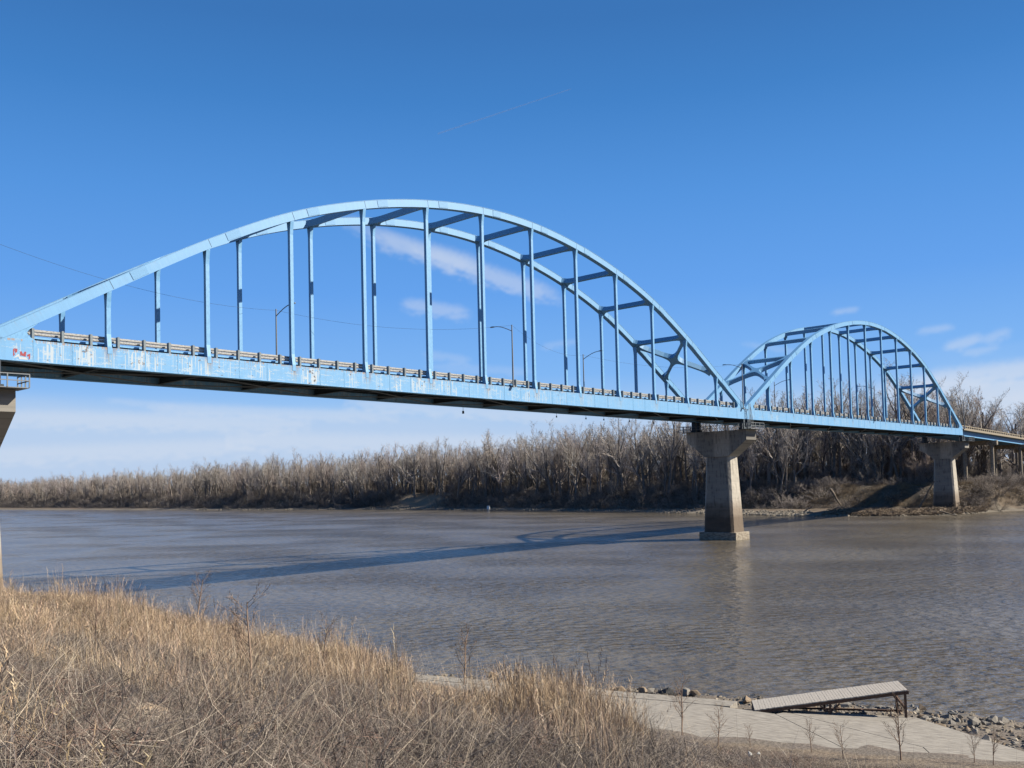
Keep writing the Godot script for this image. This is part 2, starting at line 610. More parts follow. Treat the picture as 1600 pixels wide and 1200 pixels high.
func arch_point(x0: float, s: float, down: float) -> Vector2:
	var a := Vector2(s - 0.1, arch_top(s - 0.1) + deck(x0 + s - 0.1))
	var b := Vector2(s + 0.1, arch_top(s + 0.1) + deck(x0 + s + 0.1))
	var d := (b - a).normalized()
	var at := Vector2(x0 + s, arch_top(s) + deck(x0 + s))
	return at + Vector2(d.y, -d.x) * down

const RIB := 0.87

func soffit(x0: float, s: float) -> float:
	var p := arch_point(x0, s, RIB)
	for k in 4:
		s += (x0 + s) - p.x if false else 0.0
	var lo := s - 1.5
	var hi := s + 1.5
	for k in 24:
		var m := (lo + hi) / 2.0
		if arch_point(x0, m, RIB).x < x0 + s: lo = m
		else: hi = m
	return arch_point(x0, lo, RIB).y

func arch_rib(x0: float, z: float) -> ArrayMesh:
	var b := B.new()
	var k := 104
	var hz := 0.375
	for i in k:
		var s0 := 128.0 * i / k
		var s1 := 128.0 * (i + 1) / k
		var a0 := arch_point(x0, s0, 0.0)
		var a1 := arch_point(x0, s1, 0.0)
		var d0 := arch_point(x0, s0, RIB)
		var d1 := arch_point(x0, s1, RIB)
		var u0 := s0 / 128.0
		var u1 := s1 / 128.0
		b.quad(Vector3(d0.x, d0.y, z + hz), Vector3(d1.x, d1.y, z + hz), Vector3(a1.x, a1.y, z + hz), Vector3(a0.x, a0.y, z + hz), Vector2(u0, 1), Vector2(u1, 1), Vector2(u1, 0), Vector2(u0, 0))
		b.quad(Vector3(d1.x, d1.y, z - hz), Vector3(d0.x, d0.y, z - hz), Vector3(a0.x, a0.y, z - hz), Vector3(a1.x, a1.y, z - hz), Vector2(u1, 1), Vector2(u0, 1), Vector2(u0, 0), Vector2(u1, 0))
		b.quad(Vector3(a0.x, a0.y, z + hz), Vector3(a1.x, a1.y, z + hz), Vector3(a1.x, a1.y, z - hz), Vector3(a0.x, a0.y, z - hz), Vector2(u0, 0.2), Vector2(u1, 0.2), Vector2(u1, 0.8), Vector2(u0, 0.8))
		b.quad(Vector3(d0.x, d0.y, z - hz), Vector3(d1.x, d1.y, z - hz), Vector3(d1.x, d1.y, z + hz), Vector3(d0.x, d0.y, z + hz), Vector2(u0, 0.2), Vector2(u1, 0.2), Vector2(u1, 0.8), Vector2(u0, 0.8))
		# lips of the top and bottom cover plates
		for e in [[0.0, a0, a1], [RIB, d0, d1]]:
			var up := Vector3(0, 0.02, 0)
			var p0 := Vector3(e[1].x, e[1].y, z) - up * (1 if e[0] > 0 else -1) * 0.6
			var p1 := Vector3(e[2].x, e[2].y, z) - up * (1 if e[0] > 0 else -1) * 0.6
			b.bar(p0, p1, 0.81, 0.035)
	return b.mesh()

func girder(x0: float, z: float) -> ArrayMesh:
	var b := B.new()
	var hz := 0.375
	var a := 0.0
	for i in 26:
		var s0 := -0.02 + 128.04 * i / 26.0
		var s1 := -0.02 + 128.04 * (i + 1) / 26.0
		var y0 := deck(x0 + s0)
		var y1 := deck(x0 + s1)
		var X0 := x0 + s0
		var X1 := x0 + s1
		var u0 := clampf(s0 / 128.0, 0, 1)
		var u1 := clampf(s1 / 128.0, 0, 1)
		b.quad(Vector3(X0, y0 - DEEP, z + hz), Vector3(X1, y1 - DEEP, z + hz), Vector3(X1, y1, z + hz), Vector3(X0, y0, z + hz), Vector2(u0, 0.99), Vector2(u1, 0.99), Vector2(u1, 0.01), Vector2(u0, 0.01))
		b.quad(Vector3(X1, y1 - DEEP, z - hz), Vector3(X0, y0 - DEEP, z - hz), Vector3(X0, y0, z - hz), Vector3(X1, y1, z - hz), Vector2(u1, 0.99), Vector2(u0, 0.99), Vector2(u0, 0.01), Vector2(u1, 0.01))
		b.quad(Vector3(X0, y0, z + hz), Vector3(X1, y1, z + hz), Vector3(X1, y1, z - hz), Vector3(X0, y0, z - hz), Vector2(u0, 0.02), Vector2(u1, 0.02), Vector2(u1, 0.06), Vector2(u0, 0.06))
		b.quad(Vector3(X0, y0 - DEEP, z - hz), Vector3(X1, y1 - DEEP, z - hz), Vector3(X1, y1 - DEEP, z + hz), Vector3(X0, y0 - DEEP, z + hz), Vector2(u0, 0.9), Vector2(u1, 0.9), Vector2(u1, 0.95), Vector2(u0, 0.95))
	for e in [[x0 - 0.02, -1], [x0 + 128.02, 1]]:
		var X: float = e[0]
		var y := deck(X)
		var p := [Vector3(X, y - DEEP, z - hz), Vector3(X, y - DEEP, z + hz), Vector3(X, y, z + hz), Vector3(X, y, z - hz)]
		if e[1] > 0: p.reverse()
		b.quad(p[0], p[1], p[2], p[3])
	return b.mesh()

func hanger(x0: float, s: float, z: float) -> ArrayMesh:
	var b := B.new()
	var X := x0 + s
	var y0 := deck(X) + 0.004
	var y1 := soffit(x0, s) + 0.06
	var hgt := y1 - y0
	var rings := []
	var fl := minf(1.25, hgt * 0.3)
	var prof := [[0.0, 0.374], [0.12, 0.368], [fl * 0.62, 0.27], [fl, 0.205], [hgt - fl * 1.25, 0.205], [hgt - fl * 0.8, 0.25], [hgt - 0.16, 0.37], [hgt, 0.374]]
	for p in prof:
		var r: float = p[1]
		var y: float = y0 + p[0]
		rings.append([Vector3(X - 0.2, y, z + r), Vector3(X + 0.2, y, z + r), Vector3(X + 0.2, y, z - r), Vector3(X - 0.2, y, z - r)])
	b.loft(rings)
	# foot plate lapped over the girder's outer and inner face
	for sd in [-1, 1]:
		b.box(Vector3(X, deck(X) - 0.25, z + sd * 0.389), Vector3(0.42, 0.62, 0.026))
	return b.mesh()

# a cross strut: a box whose flanges widen into the ribs at both ends
func strut(x0: float, s: float) -> ArrayMesh:
	var b := B.new()
	var top := arch_point(x0, s, 0.05)
	var bot := arch_point(x0, s, RIB - 0.05)
	var e := (top - bot).normalized()
	var al := Vector2(e.y, -e.x)
	var zs := [NEAR - 0.37, NEAR - 0.62, NEAR - 0.95, NEAR - 1.45, NEAR - 2.1]
	var ws := [0.95, 0.68, 0.44, 0.28, 0.21]
	var rings := []
	var n_ := zs.size()
	for k in n_ * 2:
		var z: float = zs[k] if k < n_ else FARZ + NEAR - zs[2 * n_ - 1 - k]
		var w: float = ws[k] if k < n_ else ws[2 * n_ - 1 - k]
		var r := []
		for q in [[-1, 0], [-1, 1], [1, 1], [1, 0]]:
			var p: Vector2 = (bot if q[1] == 0 else top) + al * (q[0] * w)
			r.append(Vector3(p.x, p.y, z))
		r.reverse()
		rings.append(r)
	b.loft(rings)
	return b.mesh()

# the X of bracing in the sloping plane of the ribs between two panel points
func cross_brace(x0: float, sa: float, sb: float) -> ArrayMesh:
	var b := B.new()
	var pa := arch_point(x0, sa, RIB * 0.5)
	var pb := arch_point(x0, sb, RIB * 0.5)
	var lie := (pb - pa).normalized()
	var nrm := Vector3(-lie.y, lie.x, 0)
	if nrm.y < 0: nrm = -nrm
	var zc := (NEAR + FARZ) / 2.0
	var at := func(f: float, z: float) -> Vector3:
		var p := pa.lerp(pb, f)
		return Vector3(p.x, p.y, z)
	var mid: Vector3 = at.call(0.5, zc)
	for q in [[0.06, NEAR - 0.36], [0.06, FARZ + 0.36], [0.94, NEAR - 0.36], [0.94, FARZ + 0.36]]:
		var far: Vector3 = at.call(q[0], q[1])
		var d := (far - mid).normalized()
		var sd := d.cross(nrm).normalized()
		var L := (far - mid).length()
		var rings := []
		for k in [[0.0, 0.95], [0.09, 0.62], [0.19, 0.36], [0.3, 0.24], [0.72, 0.24], [0.86, 0.36], [0.94, 0.56], [1.0, 0.8]]:
			var p: Vector3 = mid + d * (L * k[0])
			var w: float = k[1]
			rings.append([p - sd * w - nrm * 0.44, p - sd * w + nrm * 0.44, p + sd * w + nrm * 0.44, p + sd * w - nrm * 0.44])
		b.loft(rings)
	b.cbox(mid, Vector3(1.9, 0.9, 1.9), 0.02, Basis(Vector3(lie.x, lie.y, 0), nrm, Vector3(lie.x, lie.y, 0).cross(nrm)))
	return b.mesh()

func arch_span(x0: float, which: int, label: String) -> void:
	var t := thing("tied_arch_span", label, "bridge span", Vector3.ZERO, "")
	for side in 2:
		var z: float = [NEAR, FARZ][side]
		put("arch_rib", arch_rib(x0, z), m_arch, t)
		var g := put("tie_girder", girder(x0, z), m_girder[which * 2 + side], t)
		# end gussets that fill the angle between rib and girder, cut off by a curve
		for e in 2:
			var poly := PackedVector2Array()
			var flip := func(s: float) -> float: return s if e == 0 else 128.0 - s
			var S: Array = [-0.02, 3.1]
			poly.append(Vector2(x0 + flip.call(-0.02), deck(x0 + flip.call(-0.02)) - 0.02))
			poly.append(Vector2(x0 + flip.call(3.5), deck(x0 + flip.call(3.5)) - 0.02))
			poly.append(Vector2(x0 + flip.call(2.95), deck(x0 + flip.call(2.95)) + 0.3))
			poly.append(Vector2(x0 + flip.call(2.8), deck(x0 + flip.call(2.8)) + 0.6))
			poly.append(Vector2(x0 + flip.call(2.95), deck(x0 + flip.call(2.95)) + 0.85))
			var q := arch_point(x0, flip.call(3.6), RIB * 0.96)
			poly.append(q)
			poly.append(arch_point(x0, flip.call(3.1), 0.03))
			poly.append(Vector2(x0 + flip.call(-0.02), deck(x0 + flip.call(-0.02)) + 0.43))
			var b := B.new()
			b.slab(poly, z - 0.372, z + 0.372)
			put("end_gusset", b.mesh(), m_blue, t)
		var fl := B.new()
		for i in 13:
			fl.bar(Vector3(x0 + i * PANEL, deck(x0 + i * PANEL) - DEEP - 0.02, z), Vector3(x0 + (i + 1) * PANEL, deck(x0 + (i + 1) * PANEL) - DEEP - 0.02, z), 0.9, 0.05)
		put("bottom_flange", fl.mesh(), m_blue, g)
		for i in 13:
			# vertical stiffeners at the thirds of each panel
			for f in [0.34, 0.67]:
				var sx: float = x0 + (i + f) * PANEL
				var sb := B.new()
				sb.box(Vector3(sx, deck(sx) - DEEP / 2.0 + 0.01, z + 0.383 * (1 if side == 0 else -1)), Vector3(0.14, DEEP - 0.06, 0.02))
				put("splice_strip", sb.mesh(), m_blue, g)
		for k in range(1, 13):
			put("hanger", hanger(x0, k * PANEL, z), m_blue, t)
		# splice plates on the rib, a little past each panel point
		for k in range(1, 13):
			var s := k * PANEL + 2.6
			if s > 125.0: continue
			var a0 := arch_point(x0, s - 0.75, 0.05)
			var a1 := arch_point(x0, s + 0.75, 0.05)
			var d1 := arch_point(x0, s + 0.75, RIB - 0.05)
			var d0 := arch_point(x0, s - 0.75, RIB - 0.05)
			var b := B.new()
			for sd in [-1, 1]:
				b.slab(PackedVector2Array([d0, d1, a1, a0]), z + sd * 0.39 - 0.02, z + sd * 0.39 + 0.02)
			put("splice_plate", b.mesh(), m_blue_dark, t)
		for k in range(1, 13):
			var at := arch_point(x0, k * PANEL, RIB * 0.5)
			var tp := arch_point(x0, k * PANEL, 0.03)
			for sd in [-1, 1]:
				var sb := B.new()
				sb.bar(Vector3(at.x * 2 - tp.x, at.y * 2 - tp.y, z + sd * 0.378), Vector3(tp.x, tp.y, z + sd * 0.378), 0.03, 0.02, Vector3.BACK)
				put("seam", sb.mesh(), m_curb, t)
	for k in range(2, 12):
		put("cross_strut", strut(x0, k * PANEL), m_blue, t)
	put("cross_brace", cross_brace(x0, 1 * PANEL, 2 * PANEL), m_blue, t)
	put("cross_brace", cross_brace(x0, 12 * PANEL, 11 * PANEL), m_blue, t)
	# deck and the steel under it
	var dk := B.new()
	for i in 13:
		var p := Vector3(x0 + i * PANEL, deck(x0 + i * PANEL) - 0.28, (NEAR + FARZ) / 2.0)
		var q := Vector3(x0 + (i + 1) * PANEL, deck(x0 + (i + 1) * PANEL) - 0.28, (NEAR + FARZ) / 2.0)
		dk.bar(p, q, 9.2, 0.24)
	put("road_deck", dk.mesh(), m_deck, t)
	for zz in [NEAR - 1.0, FARZ + 1.0]:
		var cb := B.new()
		for i in 13:
			var X0 := x0 + i * PANEL + (3.4 if i == 0 else 0.0)
			var X1 := x0 + (i + 1) * PANEL - (3.4 if i == 12 else 0.0)
			cb.bar(Vector3(X0, deck(X0) + 0.08, zz), Vector3(X1, deck(X1) + 0.08, zz), 0.25, 0.5)
		put("kerb", cb.mesh(), m_curb, t)
	for i in 14:
		var X := x0 + clampf(i * PANEL, 0.4, 127.6)
		var b := B.new()
		var y := deck(X)
		b.box(Vector3(X, y - 1.05, (NEAR + FARZ) / 2.0), Vector3(0.05, 1.3, 9.5))
		b.box(Vector3(X, y - 1.71, (NEAR + FARZ) / 2.0), Vector3(0.42, 0.05, 9.5))
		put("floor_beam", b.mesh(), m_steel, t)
	for k in 6:
		var zz := NEAR - 1.1 - k * (9.5 - 1.5) / 5.0
		var b := B.new()
		for i in 13:
			var X0 := x0 + clampf(i * PANEL, 0.43, 127.5) + 0.03
			var X1 := x0 + clampf((i + 1) * PANEL, 0.4, 127.5) - 0.03
			b.bar(Vector3(X0, deck(X0) - 0.78, zz), Vector3(X1, deck(X1) - 0.78, zz), 0.05, 0.72)
			b.bar(Vector3(X0, deck(X0) - 1.15, zz), Vector3(X1, deck(X1) - 1.15, zz), 0.3, 0.04)
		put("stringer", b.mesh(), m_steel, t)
	for i in 13:
		var X0 := x0 + clampf(i * PANEL, 0.5, 127.5)
		var X1 := x0 + clampf((i + 1) * PANEL, 0.5, 127.5)
		var y0 := deck(X0) - DEEP + 0.02
		var y1 := deck(X1) - DEEP + 0.02
		var zm := (NEAR + FARZ) / 2.0
		for q in [[NEAR - 0.4, zm], [FARZ + 0.4, zm]]:
			var b := B.new()
			if i % 2 == 0:
				b.bar(Vector3(X0, y0, q[0]), Vector3(X1, y1, q[1]), 0.14, 0.1)
			else:
				b.bar(Vector3(X0, y0, q[1]), Vector3(X1, y1, q[0]), 0.14, 0.1)
			put("lateral_brace", b.mesh(), m_galv, t)
		for q in [[0.25, 0.0], [0.75, 0.0]]:
			var X := lerpf(X0, X1, q[0])
			var b := B.new()
			b.box(Vector3(X, deck(X) - 0.85, zm), Vector3(0.16, 0.6, 9.0))
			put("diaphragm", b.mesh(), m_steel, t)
	# railings: posts on the girders, two pale rails and a blue one behind them
	for side in 2:
		var z: float = [NEAR, FARZ][side]
		var inw := -1.0 if side == 0 else 1.0
		var r := Node3D.new()
		r.name = "railing"
		t.add_child(r, true)
		var pm := B.new()
		pm.cbox(Vector3(0, 0.53, 0), Vector3(0.2, 1.06, 0.4), 0.03)
		var pmesh := pm.mesh()
		for i in 13:
			for j in 4:
				var s := i * PANEL + 0.85 + j * PANEL / 4.0
				if s < 3.2 or s > 125.2: continue
				put("post", pmesh, m_post, r, Vector3(x0 + s, deck(x0 + s), z - inw * 0.12))
		for q in [[0.94, 0.25, 0.13, 0], [0.655, 0.25, 0.13, 0], [0.34, 0.16, 0.1, 1]]:
			var b := B.new()
			var zr := z + inw * 0.46
			for i in 26:
				var s0 := 3.0 + 122.0 * i / 26.0
				var s1 := 3.0 + 122.0 * (i + 1) / 26.0
				b.bar(Vector3(x0 + s0, deck(x0 + s0) + q[0], zr), Vector3(x0 + s1, deck(x0 + s1) + q[0], zr), q[2], q[1])
				if q[3] == 0:
					b.bar(Vector3(x0 + s0, deck(x0 + s0) + q[0], zr - inw * 0.05), Vector3(x0 + s1, deck(x0 + s1) + q[0], zr - inw * 0.05), q[2], q[1] * 0.45)
			put("rail", b.mesh(), m_blue if q[3] == 1 else m_rail, r)

func pier_walkway(t: Node3D, z0: float, z1: float, hx: float, y: float) -> void:
	# a railed inspection platform round one end of the cap
	var r := Node3D.new()
	r.name = "inspection_platform"
	t.add_child(r, true)
	var fl := B.new()
	fl.box(Vector3(0, y + 0.06, (z0 + z1) / 2.0), Vector3(hx * 2.0, 0.07, absf(z1 - z0)))
	put("platform_floor", fl.mesh(), m_galv, r)
	var pm := B.new()
	pm.box(Vector3(0, 0.55, 0), Vector3(0.09, 1.1, 0.09))
	var pmesh := pm.mesh()
	for f in 4:
		for sx in [-1, 1]:
			put("post", pmesh, m_galv, r, Vector3(sx * hx, y + 0.09, lerpf(z0, z1, f / 3.0)))
	for f in [0.33, 0.66]:
		put("post", pmesh, m_galv, r, Vector3(lerpf(-hx, hx, f), y + 0.09, z1))
	for hgt in [0.55, 1.1]:
		for sx in [-1, 1]:
			var b := B.new()
			b.bar(Vector3(sx * hx, y + 0.09 + hgt, z0), Vector3(sx * hx, y + 0.09 + hgt, z1), 0.08, 0.08)
			put("rail", b.mesh(), m_galv, r)
		var b2 := B.new()
		b2.bar(Vector3(-hx, y + 0.09 + hgt, z1), Vector3(hx, y + 0.09 + hgt, z1), 0.078, 0.078)
		put("rail", b2.mesh(), m_galv, r)

func pier(xc: float, seed_: int, label: String, foot: bool, tide: float) -> Node3D:
	var zc := -5.35
	var t := thing("bridge_pier", label, "bridge pier", Vector3(xc, 0, zc))
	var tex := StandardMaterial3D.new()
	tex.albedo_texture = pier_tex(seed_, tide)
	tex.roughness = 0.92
	tex.normal_enabled = true
	tex.normal_texture = noise_normal(seed_ + 3, 0.03, 2.5, 512, 5)
	tex.normal_scale = 0.5
	# shaft: batters in, chamfered corners
	var b := B.new()
	var rings := []
	for k in 9:
		var f := k / 8.0
		var y := lerpf(1.39 if foot else -2.0, 15.6, f)
		var g := clampf((y - 1.39) / 14.0, -0.3, 1.0)
		var hx := lerpf(2.26, 1.73, g)
		var hz := lerpf(3.14, 2.5, g)
		var ch := 0.42
		rings.append([Vector3(-hx + ch, y, hz), Vector3(hx - ch, y, hz), Vector3(hx, y, hz - ch), Vector3(hx, y, -hz + ch), Vector3(hx - ch, y, -hz), Vector3(-hx + ch, y, -hz), Vector3(-hx, y, -hz + ch), Vector3(-hx, y, hz - ch)])
	# perimeter uv so that the broad faces are not squeezed
	var us := [0.0, 0.16, 0.2, 0.46, 0.5, 0.66, 0.7, 0.96, 1.0]
	for m in 8:
		for i in 8:
			var j := (i + 1) % 8
			b.quad(rings[m][i], rings[m][j], rings[m + 1][j], rings[m + 1][i], Vector2(us[i], 1 - m / 8.0), Vector2(us[i + 1], 1 - m / 8.0), Vector2(us[i + 1], 1 - (m + 1) / 8.0), Vector2(us[i], 1 - (m + 1) / 8.0))
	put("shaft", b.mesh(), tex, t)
	# hammerhead cap
	var cap := B.new()
	var hx := 1.9
	var poly := PackedVector2Array([Vector2(-2.5, 15.5), Vector2(2.5, 15.5), Vector2(6.25, 18.45), Vector2(6.25, 20.3), Vector2(-6.25, 20.3), Vector2(-6.25, 18.45)])
	cap.slab(poly, -hx, hx)
	var rot := B.new()
	var bs := Basis(Vector3.UP, -PI / 2)
	for i in cap.v.size():
		rot.v.append(bs * cap.v[i])
		rot.n.append(bs * cap.n[i])
		rot.t.append(Vector2(fposmod(cap.v[i].x * 0.08, 1.0) if false else 0.5 + cap.v[i].x * 0.07, 0.42 - (cap.v[i].y - 15.5) * 0.08))
		rot.c.append(Color.WHITE)
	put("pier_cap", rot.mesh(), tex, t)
	if foot:
		var f := B.new()
		f.cbox(Vector3(0, -0.3, 0), Vector3(5.08, 3.4, 7.7), 0.08)
		put("footing", f.mesh(), m_concrete, t)
	for zz in [NEAR - zc, FARZ - zc]:
		for sx in [-0.75, 0.75]:
			var q := B.new()
			var top := deck(xc) - DEEP - 0.05
			q.cbox(Vector3(sx, 20.55, zz), Vector3(1.0, 0.5, 1.1), 0.04)
			q.cbox(Vector3(sx, (20.8 + top) / 2.0, zz), Vector3(0.62, top - 20.8, 0.8), 0.03)
			put("bearing", q.mesh(), m_steel, t)
	pier_walkway(t, 5.0, 7.6, 2.5, 20.3)
	pier_walkway(t, -5.0, -7.6, 2.5, 20.3)
	var hr := B.new()
	for hgt in [0.55, 1.05]:
		hr.bar(Vector3(-1.85, 20.3 + hgt, -5.0), Vector3(-1.85, 20.3 + hgt, 5.0), 0.06, 0.06)
	for k in 6:
		hr.box(Vector3(-1.85, 20.83, -4.2 + k * 1.68), Vector3(0.06, 1.05, 0.06))
	put("cap_handrail", hr.mesh(), m_galv, t)
	return t

func lamp(called_at: Vector3, turn: float, label: String) -> void:
	var t := thing("street_lamp", label, "street lamp", called_at, "street lamps along the bridge")
	t.rotation.y = turn
	var b := B.new()
	for k in 6:
		b.tube(Vector3(0, 8.4 * k / 6.0, 0), Vector3(0, 8.4 * (k + 1) / 6.0, 0), lerpf(0.12, 0.075, k / 6.0), lerpf(0.12, 0.075, (k + 1) / 6.0), 8, k == 5)
	b.box(Vector3(0, 0.12, 0), Vector3(0.36, 0.24, 0.36))
	put("pole", b.mesh(), m_galv, t)
	var a := B.new()
	var ps := []
	for k in 8:
		var f := k / 7.0
		ps.append(Vector3(0, 7.55 + 1.0 * sin(f * PI * 0.5), -3.3 * f))
	a.path(ps, 0.055, 6)
	put("arm", a.mesh(), m_galv, t)
	var h := B.new()
	var rings := []
	for k in [[-3.2, 0.06, 0.05], [-3.35, 0.14, 0.08], [-3.7, 0.17, 0.1], [-3.95, 0.1, 0.06]]:
		rings.append([Vector3(-k[1], 8.5, k[0]), Vector3(-k[1] * 0.6, 8.55 + k[2], k[0]), Vector3(k[1] * 0.6, 8.55 + k[2], k[0]), Vector3(k[1], 8.5, k[0])])
	h.loft(rings)
	put("lamp_head", h.mesh(), m_post, t)

func wire(a: Vector3, b: Vector3, sag: float, label: String) -> void:
	var w := B.new()
	var ps := []
	for k in 25:
		var f := k / 24.0
		ps.append(a.lerp(b, f) - Vector3(0, sag * 4.0 * f * (1.0 - f), 0))
	w.path(ps, 0.012, 4)
	tag(put("overhead_wire", w.mesh(), m_steel), label, "wire", "wires strung from lamp to lamp")


# ---------------------------------------------------------------- plants
func branch(tr: B, tw: B, p: Vector3, d: Vector3, length: float, r: float, level: int, cfg: Dictionary) -> void:
	var seg: int = [5, 4, 3, 2, 1][mini(level, 4)]
	var q := p
	var dir := d
	var last: int = cfg.levels
	var kids: int = cfg.kids[level] if level < last else 0
	var marks := []
	for k in kids:
		marks.append(lerpf(cfg.start[level], 1.0, (k + rng.randf() * 0.8) / kids))
	var m := 0
	for i in seg:
		var f0 := float(i) / seg
		var f1 := float(i + 1) / seg
		var nd: Vector3 = (dir + Vector3(rng.randfn(), rng.randfn(), rng.randfn()) * cfg.bend[mini(level, 4)] + Vector3.UP * cfg.lift[mini(level, 4)]).normalized()
		var e: Vector3 = q + nd * (length / seg)
		var r0 := r * (1.0 - 0.62 * f0)
		var r1 := r * (1.0 - 0.62 * f1)
		if level >= last - 1:
			var sd: Vector3 = nd.cross(Vector3(rng.randfn(), rng.randfn(), rng.randfn())).normalized()
			var nn: Vector3 = sd.cross(nd).normalized()
			if nn.z < 0: nn = -nn
			tw.tri(q - sd * r0, q + sd * r0, e + sd * r1, nn, nn, nn)
			tw.tri(q - sd * r0, e + sd * r1, e - sd * r1, nn, nn, nn)
		else:
			(tr if level < 2 else tw).tube(q, e, r0, r1, 6 if level == 0 else 5 if level == 1 else 3)
		while m < marks.size() and marks[m] <= f1 + 0.001:
			var at := q.lerp(e, clampf((marks[m] - f0) * seg, 0, 1))
			var axis: Vector3 = nd.cross(Vector3(rng.randfn(), rng.randfn(), rng.randfn())).normalized()
			var ang: float = cfg.angle[level] * rng.randf_range(0.65, 1.25)
			var cd: Vector3 = nd.rotated(axis, ang)
			branch(tr, tw, at, cd, length * cfg.len[level] * rng.randf_range(0.65, 1.15) * (1.15 - 0.45 * marks[m]), maxf(r1 * cfg.thin[level], cfg.min_r), level + 1, cfg)
			m += 1
		q = e
		dir = nd

func tree_meshes(seed_: int, cfg: Dictionary) -> Array:
	rng.seed = seed_
	var tr := B.new()
	var tw := B.new()
	tr.col = Color(0.14, 0.122, 0.108) * (0.9 + 0.05 * (seed_ % 5))
	tw.col = Color(0.42, 0.385, 0.36) * (0.9 + 0.05 * (seed_ % 4))
	for k in cfg.stems:
		var d := Vector3(rng.randfn() * 0.16 * (cfg.stems - 0.6), 1.0, rng.randfn() * 0.16 * (cfg.stems - 0.6)).normalized()
		branch(tr, tw, Vector3(rng.randfn() * 0.15 * (cfg.stems - 1), -0.6, rng.randfn() * 0.15 * (cfg.stems - 1)), d, cfg.height * rng.randf_range(0.85, 1.0), cfg.radius, 0, cfg)
	return [tr.mesh(), tw.mesh()]

func grass_clump(seed_: int, count: int, hgt: float, spread: float, droop: float, width: float, cols: Array) -> ArrayMesh:
	rng.seed = seed_
	var b := B.new()
	for k in count:
		var a := rng.randf() * TAU
		var o := Vector3(cos(a), 0, sin(a)) * spread * sqrt(rng.randf())
		var lean := Vector3(rng.randfn(), 0, rng.randfn()) * droop
		var l := hgt * rng.randf_range(0.45, 1.1)
		var sd := Vector3(rng.randfn(), 0.15 * rng.randfn(), rng.randfn()).normalized()
		var c: Color = (cols[rng.randi() % cols.size()] as Color) * rng.randf_range(0.8, 1.15)
		b.col = c
		var ps := []
		for i in 4:
			var f := i / 3.0
			ps.append(o + Vector3(0, -0.05 + l * f * (1.0 - 0.25 * f * lean.length()), 0) + lean * l * f * f)
		b.blade(ps, width * rng.randf_range(0.7, 1.3), sd)
		if hgt > 0.6 and k % 7 == 0:
			# a ragged seed head
			for m in 5:
				var at: Vector3 = (ps[2] as Vector3).lerp(ps[3], 0.45 + 0.13 * m)
				b.blade([at, at + Vector3(rng.randfn() * 0.03, 0.06, rng.randfn() * 0.03)], width * 1.5, sd)
	return b.mesh()

func tangle(seed_: int, count: int, hgt: float, spread: float, width: float, cols: Array) -> ArrayMesh:
	rng.seed = seed_
	var b := B.new()
	for k in count:
		b.col = (cols[rng.randi() % cols.size()] as Color) * rng.randf_range(0.75, 1.2)
		var p := Vector3(rng.randfn() * spread * 0.5, rng.randf() * hgt * 0.4, rng.randfn() * spread * 0.5)
		var d := Vector3(rng.randfn(), absf(rng.randfn()) * 0.55, rng.randfn()).normalized()
		var ps := [p]
		var l := rng.randf_range(0.2, 0.55)
		if k % 55 == 0:
			l = rng.randf_range(0.8, 1.5)
			b.col = Color(0.36, 0.31, 0.25)
		for i in 3:
			d = (d + Vector3(rng.randfn(), rng.randfn() * 0.7 - 0.12, rng.randfn()) * 0.35).normalized()
			p += d * l / 3.0
			p.y = maxf(p.y, 0.0)
			ps.append(p)
		b.blade(ps, width, d.cross(Vector3(rng.randfn(), rng.randfn(), rng.randfn())).normalized())
	return b.mesh()

func weed_meshes(seed_: int, hgt: float, twigs: int, r: float) -> Array:
	var cfg := {"levels": 3, "stems": 1, "height": hgt, "radius": r, "min_r": 0.0022, "kids": [twigs, 6, 4], "start": [0.25, 0.2, 0.2], "bend": [0.06, 0.12, 0.16, 0.2, 0.2], "lift": [0.05, 0.1, 0.08, 0.05, 0.05], "angle": [0.75, 0.6, 0.6], "len": [0.42, 0.4, 0.45], "thin": [0.5, 0.6, 0.7]}
	rng.seed = seed_
	var tr := B.new()
	var tw := B.new()
	tr.col = Color(0.2, 0.14, 0.1)
	tw.col = Color(0.25, 0.18, 0.13)
	branch(tr, tw, Vector3(0, -0.05, 0), Vector3(rng.randfn() * 0.08, 1, rng.randfn() * 0.08).normalized(), hgt, r, 0, cfg)
	return [tr.mesh(), tw.mesh()]


